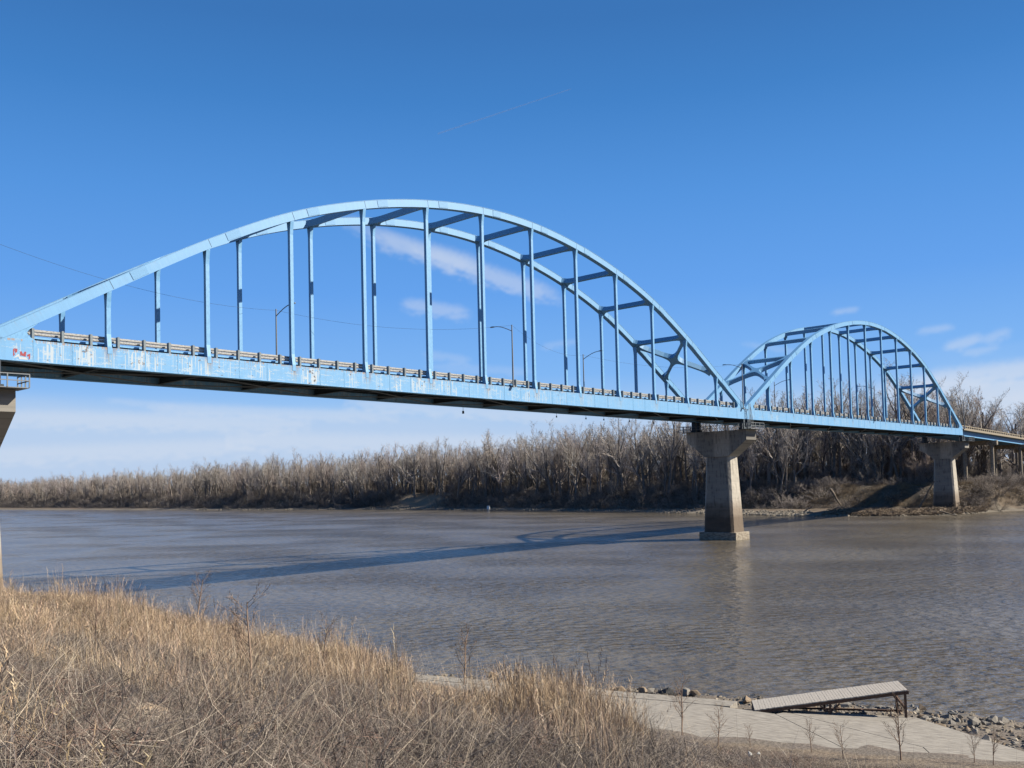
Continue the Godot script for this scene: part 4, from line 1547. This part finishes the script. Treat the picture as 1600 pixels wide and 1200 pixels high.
	for k in 3400:
		var zz := rng.randf_range(-420.0, 6.0) if k % 5 else rng.randf_range(-60.0, -20.0)
		if land_noise.get_noise_2d(zz * 3.0, 77.0) < -0.1: continue
		var f := table(FAR_LINE, zz) + 2.5 * land_noise.get_noise_2d(zz * 1.6, 40.0)
		var x := f + absf(rng.randfn()) * 4.0 - 0.3
		sx.append(Transform3D(Basis(Vector3.UP, rng.randf() * TAU).scaled(Vector3.ONE * rng.randf_range(0.4, 1.3)), Vector3(x, land(x, zz), zz)))
		var g := rng.randf_range(0.6, 1.15)
		sc.append(Color(g, g * 0.98, g * 0.94))
	tag(many("shore_stones", st.mesh(), bark, sx, sc), "pale stones lying along the far waterline", "stones", "", "stuff")
	# ---- driftwood on the mud spit and logs that can be told apart
	var dr := B.new()
	dr.col = Color(0.17, 0.135, 0.1)
	for k in 5:
		dr.tube(Vector3(-0.9 + 0.36 * k, 0.02 * (k % 3), 0), Vector3(-0.9 + 0.36 * (k + 1), 0.02 * ((k + 1) % 3), 0.03 * (k % 2)), 0.075 - 0.008 * k, 0.067 - 0.008 * k, 5)
	dr.tube(Vector3(0.1, 0, 0), Vector3(0.4, 0.35, 0.3), 0.04, 0.02, 4)
	var dx := []
	var dc := []
	for k in 2600:
		var zz := rng.randf_range(-30.0, 5.0)
		var f := table(FAR_LINE, zz)
		var x := f + absf(rng.randfn()) * 7.0 + 0.5
		if x > 262.0: continue
		var bs := Basis(Vector3(rng.randfn(), rng.randfn(), rng.randfn()).normalized(), rng.randf() * 0.7) * Basis(Vector3.UP, rng.randf() * TAU)
		dx.append(Transform3D(bs.scaled(Vector3.ONE * rng.randf_range(0.5, 1.7)), Vector3(x, land(x, zz) + rng.randf_range(0.0, 0.9) * exp(-absf(x - f - 8.0) / 8.0), zz)))
		var g := rng.randf_range(0.55, 1.4)
		dc.append(Color(g, g * 0.97, g * 0.92))
	tag(many("driftwood", dr.mesh(), bark, dx, dc), "heap of driftwood sticks on the mud spit before the far pier", "driftwood", "", "stuff")
	var wood_mat := tri_mat(noise_tex(91, 0.03, [[0.2, lin(0.09, 0.07, 0.05)], [0.7, lin(0.2, 0.165, 0.125)]], 256, 4), Vector3(0.3, 0.6, 0.3), 0.95)
	for q in [[1297, 764, 1313, 790, 252, 0.42, "thick dark log leaning down the far bank, broken at the top"], [1437, 792, 1459, 752, 251, 0.3, "pale trunk leaning against the far pier's left face"], [1250, 803, 1268, 792, 233, 0.28, "pale log slanting into the water at the left end of the spit"], [1302, 804, 1322, 795, 229, 0.22, "half sunk log on the shaded shore left of the driftwood"], [1468, 799, 1494, 806, 228, 0.25, "long pale log at the right tip of the driftwood"]]:
		var b := B.new()
		var ps := []
		for e in 2:
			var d := heading(q[e * 2], q[e * 2 + 1])
			ps.append(eye + d * ((q[4] + e * 1.5 - eye.x) / d.x))
		var o := Vector3(ps[0].x, 0, ps[0].z)
		for k in 5:
			var j := Vector3(0, 0.08 * (k % 2), 0.1 * (k % 3))
			var j1 := Vector3(0, 0.08 * ((k + 1) % 2), 0.1 * ((k + 1) % 3))
			b.tube(ps[0].lerp(ps[1], k / 5.0) + j - o, ps[0].lerp(ps[1], (k + 1) / 5.0) + j1 - o, q[5] * (1.0 - 0.1 * k), q[5] * (0.9 - 0.1 * k), 8, true)
		tag(put("fallen_log", b.mesh(), wood_mat, self, o), q[6], "log")
	var mk := B.new()
	mk.cbox(Vector3(0, 0.9, 0), Vector3(0.9, 1.8, 0.9), 0.1)
	var d2 := heading(763, 789)
	var f2 := (261.5 - eye.x) / d2.x
	tag(put("white_marker", mk.mesh(), flat(0.75, 0.75, 0.73), self, Vector3(261.5, 0.0, eye.z + d2.z * f2)), "small white marker at the far waterline below the slim forked tree", "marker")
	# ---- contrail, ten kilometres up
	var ct := B.new()
	ct.col = Color(1, 1, 1)
	var pa := heading(684, 209)
	var pb := heading(892, 139)
	var A := eye + pa * (9500.0 / pa.y * 0.9)
	var Z := eye + pb * (9500.0 / pb.y * 0.9)
	for k in 12:
		ct.tube(A.lerp(Z, k / 12.0), A.lerp(Z, (k + 1) / 12.0), lerpf(18.0, 9.0, k / 12.0), lerpf(18.0, 9.0, (k + 1) / 12.0), 6)
	var cm := flat(0.9, 0.92, 0.95, 1.0)
	cm.transparency = BaseMaterial3D.TRANSPARENCY_ALPHA
	cm.albedo_color.a = 0.13
	tag(put("contrail_cloud", ct.mesh(), cm), "thin white contrail slanting across the clear sky above the near arch", "contrail")

func build_ramp() -> void:
	var tex := noise_tex(95, 0.012, [[0.2, lin(0.135, 0.122, 0.104)], [0.5, lin(0.195, 0.18, 0.155)], [0.8, lin(0.235, 0.218, 0.19)]], 1024, 6)
	var m := tri_mat(tex, Vector3(0.32, 0.32, 0.09), 0.92, noise_normal(96, 0.04, 3.0, 512, 5))
	m.normal_scale = 0.5
	var up := 0.05
	var ramp_ := thing("boat_ramp", "pale concrete boat ramp slab sloping towards the river", "ramp")
	ramp_.set_meta("kind", "structure")
	# panels: polygons in plan, their tops on the slope
	var crack0 := Vector2(9.9, 63.9)
	var crack1 := Vector2(2.6, 70.6)
	var plans := [
		[Vector2(slab_in(40), 40), Vector2(slab_out(40) - 1.3, 40), Vector2(slab_out(52) - 1.3, 52), Vector2(slab_in(52), 52)],
		[Vector2(slab_in(52) , 52.03), Vector2(slab_out(52) - 1.3, 52.03), Vector2(slab_out(60.5) - 1.3, 60.5), crack0 + Vector2(0.04, -0.07), crack1 + Vector2(0.0, -0.06), Vector2(slab_in(66), 66)],
		[crack0 + Vector2(0.02, 0.0), Vector2(10.9, 63.9), Vector2(6.2, 71.2), Vector2(slab_in(72.0), 72.0), crack1],
		[Vector2(10.94, 63.93), Vector2(11.8, 63.9), Vector2(13.7, 68.4), Vector2(7.7, 74.2), Vector2(6.8, 77.0), Vector2(5.6, 77.0), Vector2(slab_in(73.2), 73.2), Vector2(slab_in(72.03), 72.03), Vector2(6.23, 71.23)]]
	for p in plans:
		var b := B.new()
		var top := []
		for q in p:
			top.append(Vector3(q.x, slab_y(q.x, q.y) + up + 0.1, q.y))
		var ix := Geometry2D.triangulate_polygon(PackedVector2Array(p))
		for i in range(0, ix.size(), 3):
			var A: Vector3 = top[ix[i]]
			var C: Vector3 = top[ix[i + 1]]
			var D: Vector3 = top[ix[i + 2]]
			var nn := (C - A).cross(D - A).normalized()
			if nn.y < 0:
				var s := C
				C = D
				D = s
				nn = -nn
			b.tri(A, C, D, nn, nn, nn)
		for i in top.size():
			var j := (i + 1) % top.size()
			b.quad(top[i], top[j], top[j] - Vector3(0, 0.5, 0), top[i] - Vector3(0, 0.5, 0))
		put("concrete_panel", b.mesh(), m, ramp_)
	# raised edge beam on the river side
	for q in [[40.0, 50.2], [50.25, 56.4], [56.45, 61.3]]:
		var b := B.new()
		var p0 := Vector3(slab_out(q[0]) - 0.75, 0, q[0])
		var p1 := Vector3(slab_out(q[1]) - 0.75, 0, q[1])
		p0.y = slab_y(p0.x, p0.z) - 0.02
		p1.y = slab_y(p1.x, p1.z) - 0.02
		b.bar(p0, p1, 1.05, 0.5)
		put("edge_beam", b.mesh(), m, ramp_)
	build_gangway()
	build_rocks()

func build_gangway() -> void:
	var L := Vector3(10.75, 0, 62.4)
	var R := Vector3(14.1, 0, 67.75)
	var along := (R - L).normalized()
	var across := Vector3(along.z, 0, -along.x)
	var len_ := (R - L).length()
	var t := thing("gangway", "low timber gangway on rusty steel legs at the ramp's river edge, rising to the right", "gangway", L)
	t.transform.basis = Basis(along, Vector3.UP, along.cross(Vector3.UP))
	var wood := tri_mat(noise_tex(97, 0.03, [[0.2, lin(0.25, 0.228, 0.2)], [0.7, lin(0.36, 0.335, 0.3)]], 256, 4), Vector3(2.0, 2.0, 0.5), 0.95)
	var rust := tri_mat(noise_tex(98, 0.04, [[0.2, lin(0.042, 0.027, 0.021)], [0.7, lin(0.102, 0.057, 0.036)]], 256, 4), Vector3(1.2, 1.2, 1.2), 0.9)
	var y0 := 1.42
	var y1 := 2.4
	var hw := 0.88
	var at := func(f: float, s: float, dy: float) -> Vector3:
		return Vector3(len_ * f, lerpf(y0, y1, f) + dy, s)
	# boards
	var nb := 52
	rng.seed = 5
	var variants := []
	for k in 4:
		var b := B.new()
		b.cbox(Vector3.ZERO, Vector3(len_ / nb - 0.003, 0.045, hw * 2.0 + rng.randf_range(-0.03, 0.03)), 0.006)
		variants.append(b.mesh())
	var tilt := atan2(y1 - y0, len_)
	for k in nb:
		var o := put("deck_board", variants[k % 4], wood, t, at.call((k + 0.5) / nb, rng.randf_range(-0.02, 0.02), rng.randf_range(-0.003, 0.003)))
		o.rotation.z = tilt
	# side channels
	for s in [-hw + 0.04, hw - 0.04]:
		var b := B.new()
		b.bar(at.call(0.0, s, -0.1), at.call(1.0, s, -0.1), 0.07, 0.13)
		put("side_beam", b.mesh(), rust, t)
		var g := B.new()
		g.bar(Vector3(0.3, y0 - 0.26, s), Vector3(len_ + 0.1, 1.12, s), 0.09, 0.08)
		put("ground_rail", g.mesh(), rust, t)
	for f in [0.25, 0.5, 0.75]:
		var g := B.new()
		g.bar(Vector3(len_ * f, lerpf(y0 - 0.26, 1.12, f), -hw), Vector3(len_ * f, lerpf(y0 - 0.26, 1.12, f), hw), 0.09, 0.07)
		put("ground_tie", g.mesh(), rust, t)
	var eb := B.new()
	eb.bar(at.call(0.005, -hw, -0.17), at.call(0.005, hw, -0.17), 0.09, 0.34)
	put("end_beam", eb.mesh(), rust, t)
	var eb2 := B.new()
	eb2.bar(at.call(1.0, -hw, -0.1), at.call(1.0, hw, -0.1), 0.1, 0.14)
	put("end_beam", eb2.mesh(), rust, t)
	for q in [[0.985, -1, 0.0], [0.985, 1, 0.0], [0.5, -1, 0.0], [0.5, 1, 0.0]]:
		var f: float = q[0]
		var s: float = q[1] * (hw - 0.04)
		var b := B.new()
		var top: Vector3 = at.call(f, s, -0.1)
		b.bar(Vector3(top.x, 1.02, s), top, 0.09, 0.09, Vector3.BACK)
		put("leg", b.mesh(), rust, t)
		for dx in ([-0.42] if f > 0.9 else [-0.4, 0.4]):
			var r := B.new()
			r.bar(Vector3(top.x, lerpf(1.05, top.y, 0.45), s), at.call(f + dx / len_, s, -0.2), 0.06, 0.06)
			put("knee_brace", r.mesh(), rust, t)
	var cb := B.new()
	var e1: Vector3 = at.call(0.985, -hw + 0.04, -0.2)
	cb.bar(Vector3(e1.x, 1.75, -hw + 0.04), Vector3(e1.x, 1.6, hw - 0.04), 0.07, 0.09)
	put("cross_tie", cb.mesh(), rust, t)

func build_rocks() -> void:
	var stone := tri_mat(noise_tex(99, 0.03, [[0.15, lin(0.104, 0.093, 0.078)], [0.5, lin(0.164, 0.151, 0.130)], [0.8, lin(0.216, 0.203, 0.181)]], 512, 6), Vector3(0.9, 0.9, 0.9), 0.95, noise_normal(100, 0.05, 4.0, 512, 5))
	var tan_ := tri_mat(noise_tex(109, 0.03, [[0.15, lin(0.121, 0.086, 0.056)], [0.7, lin(0.194, 0.151, 0.104)]], 256, 5), Vector3(0.9, 0.9, 0.9), 0.95)
	var dark := tri_mat(noise_tex(110, 0.03, [[0.15, lin(0.022, 0.024, 0.026)], [0.7, lin(0.060, 0.063, 0.065)]], 256, 5), Vector3(0.9, 0.9, 0.9), 0.9)
	var shapes := []
	for k in 7:
		var b := B.new()
		b.shard(Vector3(0.55, 0.4, 0.47), 400 + k)
		shapes.append(b.mesh())
	var at := func(px: float, py: float, lift: float) -> Vector3:
		var d := heading(px, py)
		var f := 20.0
		while f < 70.0:
			var p := eye + d * f
			if p.y < maxf(land(p.x, p.z), 0.02): return Vector3(p.x, maxf(land(p.x, p.z), 0.0) + lift, p.z)
			f += 0.1
		return eye + d * 50.0
	rng.seed = 77
	# the row behind the edge beam
	for q in [[967, 1080, 0.9, 1, "tan boulder at the left end of the row of shore boulders"], [985, 1082, 0.5, 0, "small grey stone beside the tan boulder on the left of the row"], [1003, 1081, 0.8, 1, "brownish boulder just left of the pale boulder in the shore row"], [1018, 1083, 0.85, 0, "pale low boulder left of the dark boulder"], [1042, 1082, 1.5, 2, "dark slate boulder, largest in the row behind the ramp edge"], [1070, 1084, 1.05, 0, "pale boulder right of the dark slate boulder"], [1086, 1085, 0.9, 1, "rust tinted boulder at the right end of the shore row"], [1168, 1096, 0.75, 1, "lone tan stone behind the gangway's low end"], [770, 1055, 0.95, 1, "long brown rock at the water behind the tall grass"], [822, 1061, 0.6, 0, "grey rock between the long brown rock and the tan boulder"]]:
		var o := put("boulder", shapes[rng.randi() % 7], [stone, tan_, dark][q[3]], self, at.call(q[0], q[1] + 2.0, 0.12))
		o.transform.basis = Basis(Vector3.UP, rng.randf() * TAU).scaled(Vector3(1.0, 0.8, 1.0) * q[2] * 0.82)
		tag(o, q[4], "boulder")
	# rubble under and right of the gangway
	var n := 0
	for k in 400:
		var px := rng.randf_range(1258.0, 1446.0) if k % 2 else rng.randf_range(1440.0, 1610.0)
		var py := lerpf(1102.0, 1116.0, rng.randf()) if px < 1440.0 else lerpf(1108.0 + (px - 1440.0) * 0.14, 1130.0 + (px - 1440.0) * 0.33, rng.randf())
		var p: Vector3 = at.call(px, py, 0.0)
		if p.x < 12.0 and p.z < 70.0: continue
		var big := rng.randf() < 0.25
		var o := put("rubble_stone", shapes[rng.randi() % 7], stone if rng.randf() < 0.72 else tan_ if rng.randf() < 0.7 else dark, self, p + Vector3(0, -0.02, 0))
		o.transform.basis = Basis(Vector3(rng.randfn(), 2.0, rng.randfn()).normalized(), rng.randf() * TAU).scaled(Vector3(1, rng.randf_range(0.7, 1.2), 1) * (rng.randf_range(0.42, 0.7) if big else rng.randf_range(0.15, 0.36)))
		if px < 1440.0:
			tag(o, "broken grey stone in the rubble heap seen under the gangway", "stone", "rubble stones under the gangway")
		else:
			tag(o, "broken grey stone on the rubble shore right of the gangway", "stone", "rubble stones right of the gangway")
		n += 1
		if n >= 210: break
	var pb := B.new()
	pb.col = Color(0.198, 0.177, 0.147)
	pb.shard(Vector3(0.5, 0.36, 0.43), 450)
	var xf := []
	var cols := []
	for k in 6000:
		var zz := rng.randf_range(38.0, 84.0)
		var o := slab_out(zz)
		var x := o + rng.randf_range(-0.6 if zz < 68.5 else -9.0, 9.5)
		var y := land(x, zz)
		if y < -0.15: continue
		if zz > 68.5 and x < 13.0 - (zz - 68.4) * 1.1: continue
		xf.append(Transform3D(Basis(Vector3.UP, rng.randf() * TAU).scaled(Vector3.ONE * rng.randf_range(0.08, 0.3)), Vector3(x, y, zz)))
		var g := rng.randf_range(0.5, 1.3)
		cols.append(Color(g, g * 0.96, g * 0.9))
	tag(many("shore_gravel", pb.mesh(), vc(0.95), xf, cols), "broken stones and gravel along the near waterline", "gravel", "", "stuff")

func ground_hit(px: float, py: float) -> Vector3:
	var d := heading(px, py)
	var f := 4.0
	while f < 70.0:
		var p := eye + d * f
		if p.y < maxf(land(p.x, p.z), 0.0): return Vector3(p.x, land(p.x, p.z), p.z)
		f += 0.05
	return eye + d * 40.0

func build_near_bank() -> void:
	var leaf := vc(0.9)
	var gold := [Color(0.34, 0.27, 0.19), Color(0.28, 0.21, 0.14), Color(0.42, 0.35, 0.26), Color(0.22, 0.16, 0.115), Color(0.36, 0.27, 0.18)]
	var grey := [Color(0.185, 0.158, 0.138), Color(0.14, 0.115, 0.1), Color(0.23, 0.2, 0.175), Color(0.1, 0.083, 0.073), Color(0.29, 0.255, 0.215)]
	var brown := [Color(0.13, 0.082, 0.062), Color(0.17, 0.115, 0.09), Color(0.09, 0.065, 0.055)]
	var golds := []
	for k in 4: golds.append(grass_clump(500 + k, 46, 0.95, 0.28, 0.22 + 0.06 * k, 0.009, gold))
	var low := []
	for k in 3: low.append(tangle(520 + k, 110, 0.32, 0.6, 0.0065, grey))
	var mats := []
	for k in 3: mats.append(grass_clump(530 + k, 44, 0.4, 0.4, 0.75, 0.007, [grey[0], grey[2], grey[4], grey[1]]))
	var twigs := []
	for k in 3:
		twigs.append(tangle(540 + k, 70, 0.75, 0.45, 0.008, brown))
	var gx := [[], [], [], []]
	var gc := [[], [], [], []]
	var lx := [[], [], []]
	var lc := [[], [], []]
	var mx := [[], [], []]
	var mc := [[], [], []]
	var tx := [[], [], []]
	var tc := [[], [], []]
	rng.seed = 91
	var h1 := ground_hit(812, 1140)
	var h2 := ground_hit(655, 1098)
	var tuft := Vector2(h1.x, h1.z)
	var tuft2 := Vector2(h2.x, h2.z)
	var where := noise(92, 0.05, 3)
	for k in 60000:
		var x := rng.randf_range(-27.0, 6.0)
		var z := rng.randf_range(34.0, 81.5)
		if x > slab_in(z) - 0.3 + 1.0 * where.get_noise_2d(x * 6.0, z * 6.0): continue
		var y := land(x, z)
		var s := screen(Vector3(x, y, z))
		if s.x < -120.0 or s.x > 1720.0 or s.y > 1330.0: continue
		var p := Vector3(x, y, z)
		var dist := (p - eye).length()
		if dist < 5.5: continue
		var w := where.get_noise_2d(x * 2.2, z * 2.2)
		# how golden: the crest, the strip that falls to the ramp and one big tuft
		var fine := where.get_noise_2d(x * 9.0, z * 9.0)
		var crest := exp(-pow((s.y - (950.0 + 0.165 * clampf(s.x, 0, 1100))) / 40.0, 2.0))
		var lump := where.get_noise_2d(x * 4.0 + 33.0, z * 4.0)
		var g := crest * clampf(0.62 + 1.1 * w + 0.9 * lump + 0.5 * fine, 0.08, 1.2) + 0.5 * sm(120.0, 20.0, s.x) * crest + 0.22 * sm(0.1, 0.5, w + 0.5 * fine) + 0.9 * exp(-pow((Vector2(x, z) - tuft).length() / 1.9, 2.0)) + 0.6 * exp(-pow((Vector2(x, z) - tuft2).length() / 1.6, 2.0))
		g *= 1.0 - 0.97 * sm(895.0, 965.0, s.x)
		g *= 1.0 - 0.9 * sm(690.0, 715.0, s.x) * sm(795.0, 770.0, s.x) * sm(1125.0, 1105.0, s.y)
		if s.x > 930.0 and s.y < 1152.0 and rng.randf() < 0.7: continue
		if s.x > 1000.0 and rng.randf() < 0.5 * sm(1000.0, 1150.0, s.x): continue
		var gap := where.get_noise_2d(x * 7.0 - 90.0, z * 7.0)
		if gap > 0.28 and rng.randf() < 0.7: continue
		# only short growth where the ramp's upper end lies open to view
		var room := 9.0
		if s.x > 640.0 and s.x < 800.0:
			room = (s.y - lerpf(1062.0, 1086.0, (s.x - 640.0) / 160.0)) * dist / FOCAL
			if room < 0.22: continue
		if s.x > 985.0:
			room = (s.y - 1148.0 - (s.x - 1000.0) * 0.095) * dist / FOCAL
			if room < 0.16: continue
		var bs := Basis(Vector3.UP, rng.randf() * TAU)
		var r := rng.randf()
		if r < g * 0.75:
			var i := rng.randi() % 4
			var sc := rng.randf_range(0.5, 1.1) * (0.55 + 0.7 * sm(-0.3, 0.5, w + 0.5 * fine + 0.5 * lump)) * (1.0 + 0.1 * sm(110.0, 20.0, s.x)) * lerpf(0.8, 1.0, sm(0.0, 420.0, s.x))
			if rng.randf() < 0.09: sc *= rng.randf_range(1.25, 1.9)
			if (Vector2(x, z) - tuft).length() < 2.0: sc *= 1.45
			sc = minf(sc, room * 0.95)
			gx[i].append(Transform3D(bs.scaled(Vector3(1, sc, 1)), p))
			var c := rng.randf_range(0.8, 1.12)
			c *= 1.0 + 0.25 * lump
			gc[i].append(Color(c, c * rng.randf_range(0.95, 1.02), c * rng.randf_range(0.88, 1.06)))
		elif r < 0.42:
			var i := rng.randi() % 3
			lx[i].append(Transform3D(bs.scaled(Vector3(1.0, minf(1.0, room * 1.6), 1.0) * rng.randf_range(0.7, 1.25) * (1.0 - 0.45 * sm(1000.0, 1150.0, s.x))), p))
			var c := rng.randf_range(0.6, 1.05)
			lc[i].append(Color(c, c * 0.98, c * 0.96))
		elif r < 0.62:
			var i := rng.randi() % 3
			mx[i].append(Transform3D(bs.scaled(Vector3(1.0, minf(1.0, room * 1.8), 1.0) * rng.randf_range(0.6, 1.1)), p))
			var c := rng.randf_range(0.7, 1.1)
			var green := sm(0.15, 0.4, where.get_noise_2d(x * 3.0 + 70.0, z * 3.0)) * sm(-16.0, -22.0, x)
			mc[i].append(Color(c, c, c).lerp(Color(0.55 * c, 0.9 * c, 0.3 * c), green * 0.8))
		elif r < 0.70 and w < 0.2:
			var i := rng.randi() % 3
			tx[i].append(Transform3D(bs.scaled(Vector3(0.9, minf(1.0, room * 1.1), 0.9) * rng.randf_range(0.6, 1.2)), p))
			var c := rng.randf_range(0.7, 1.2)
			tc[i].append(Color(c, c, c))
	var hc := ground_hit(872, 1152)
	for k in 170:
		var x := hc.x + rng.randfn() * 0.75
		var z := hc.z + rng.randfn() * 0.75
		var i := rng.randi() % 4
		gx[i].append(Transform3D(Basis(Vector3.UP, rng.randf() * TAU).scaled(Vector3(1, rng.randf_range(1.0, 1.75), 1)), Vector3(x, land(x, z), z)))
		var c := rng.randf_range(0.9, 1.2)
		gc[i].append(Color(c, c * 0.98, c * 0.94))
	var tall := thing("tall_dry_grass", "tall golden dry grass along the crest of the near bank", "grass")
	tall.set_meta("kind", "stuff")
	for k in 4: many("grass_blades", golds[k], leaf, gx[k], gc[k], tall)
	var lowg := thing("matted_dead_grass", "matted grey brown dead grass and fallen stems on the near slope", "grass")
	lowg.set_meta("kind", "stuff")
	for k in 3: many("dead_stems", low[k], leaf, lx[k], lc[k], lowg)
	for k in 3: many("grass_blades", mats[k], leaf, mx[k], mc[k], lowg)
	var br := thing("twiggy_undergrowth", "low reddish brown twigs scattered through the dead grass", "undergrowth")
	br.set_meta("kind", "stuff")
	for k in 3: many("twigs", twigs[k], leaf, tx[k], tc[k], br)
	# ---- weeds that stand alone
	var at := func(px: float, py: float) -> Vector3:
		var d := heading(px, py)
		var f := 4.0
		while f < 70.0:
			var p := eye + d * f
			if p.y < maxf(land(p.x, p.z), 0.0): return Vector3(p.x, land(p.x, p.z), p.z)
			f += 0.05
		return eye + d * 40.0
	var ws := []
	for k in 4: ws.append(weed_meshes(600 + k, 1.0, 16, 0.016))
	for q in [[1408, 1188, 1.75, 0, "tall feathery dead weed standing before the ramp, right of the crack"], [1268, 1176, 1.0, 1, "dead weed at the lower end of the ramp's crack"], [1318, 1186, 1.05, 2, "thin dead weed right of the weed at the crack"], [1522, 1192, 0.95, 3, "small dead weed near the right bottom corner"], [1552, 1196, 1.0, 0, "dead weed nearest the right bottom corner"], [1122, 1168, 1.3, 1, "bushy dead weed on the left part of the ramp's near edge"], [1066, 1150, 1.9, 2, "tall dead weed left of the bushy one, before the pale slab"], [1172, 1168, 0.7, 3, "low dead weed between the bushy weed and the crack"], [775, 1110, 1.5, 3, "dark upright weed stems in the grass, left of the tallest golden tuft"], [395, 1080, 1.6, 2, "dark brown weed in the middle of the left grass slope"], [150, 1030, 1.2, 1, "dark brown weed near the left edge of the grass slope"], [505, 1070, 1.3, 0, "upright dark weed right of the dark brown weed on the slope"], [310, 985, 1.7, 3, "tall pale weed stalk against the water on the left"], [725, 1075, 2.2, 2, "tallest thin weed stalk against the river in the middle"]]:
		var p: Vector3 = at.call(q[0], q[1])
		var t := thing("dead_weed", q[4], "weed", p, "dead weeds on the near bank")
		t.transform.basis = Basis(Vector3.UP, rng.randf() * TAU).scaled(Vector3.ONE * q[2] * (1.35 if q[0] < 800 else 1.0))
		put("stem", ws[q[3]][0], leaf, t)
		put("twigs", ws[q[3]][1], leaf, t)
	# ---- bits lying in the grass
	var pale := tri_mat(noise_tex(120, 0.05, [[0.2, lin(0.216, 0.156, 0.102)], [0.7, lin(0.330, 0.264, 0.192)]], 256, 4), Vector3(3, 3, 3), 0.95)
	for q in [[215, 1148, 0.75, "orange tan stone in the grass at the lower left"], [78, 1140, 0.5, "pale flat stone near the left edge of the grass"], [180, 1133, 0.45, "small tan stone left of the orange tan stone"], [275, 1088, 0.4, "cream stone in the grass above the orange tan stone"], [372, 1166, 0.4, "half buried tan stone in the lower middle of the slope"]]:
		var b := B.new()
		b.smooth_lump(Vector3(0.5, 0.3, 0.4) * q[2], int(q[0]), 0.4, 6, 9)
		tag(put("field_stone", b.mesh(), pale, self, at.call(q[0], q[1]) + Vector3(0, 0.12, 0)), q[3], "stone")
	var lit := flat(0.26, 0.26, 0.25, 0.8)
	for q in [[127, 1080, 0.17, "crumpled white scrap caught in the grass on the left"], [1172, 1189, 0.15, "white scrap lying on the bare soil below the ramp"], [1186, 1188, 0.11, "smaller white scrap right of the one on the bare soil"]]:
		var b := B.new()
		b.shard(Vector3(1.2, 0.3, 0.55) * q[2], int(q[0]) + 3)
		var o := put("white_scrap", b.mesh(), lit, self, at.call(q[0], q[1]) + Vector3(0, 0.2, 0))
		o.rotation = Vector3(0.3, 0.5, 0.25)
		tag(o, q[3], "litter")
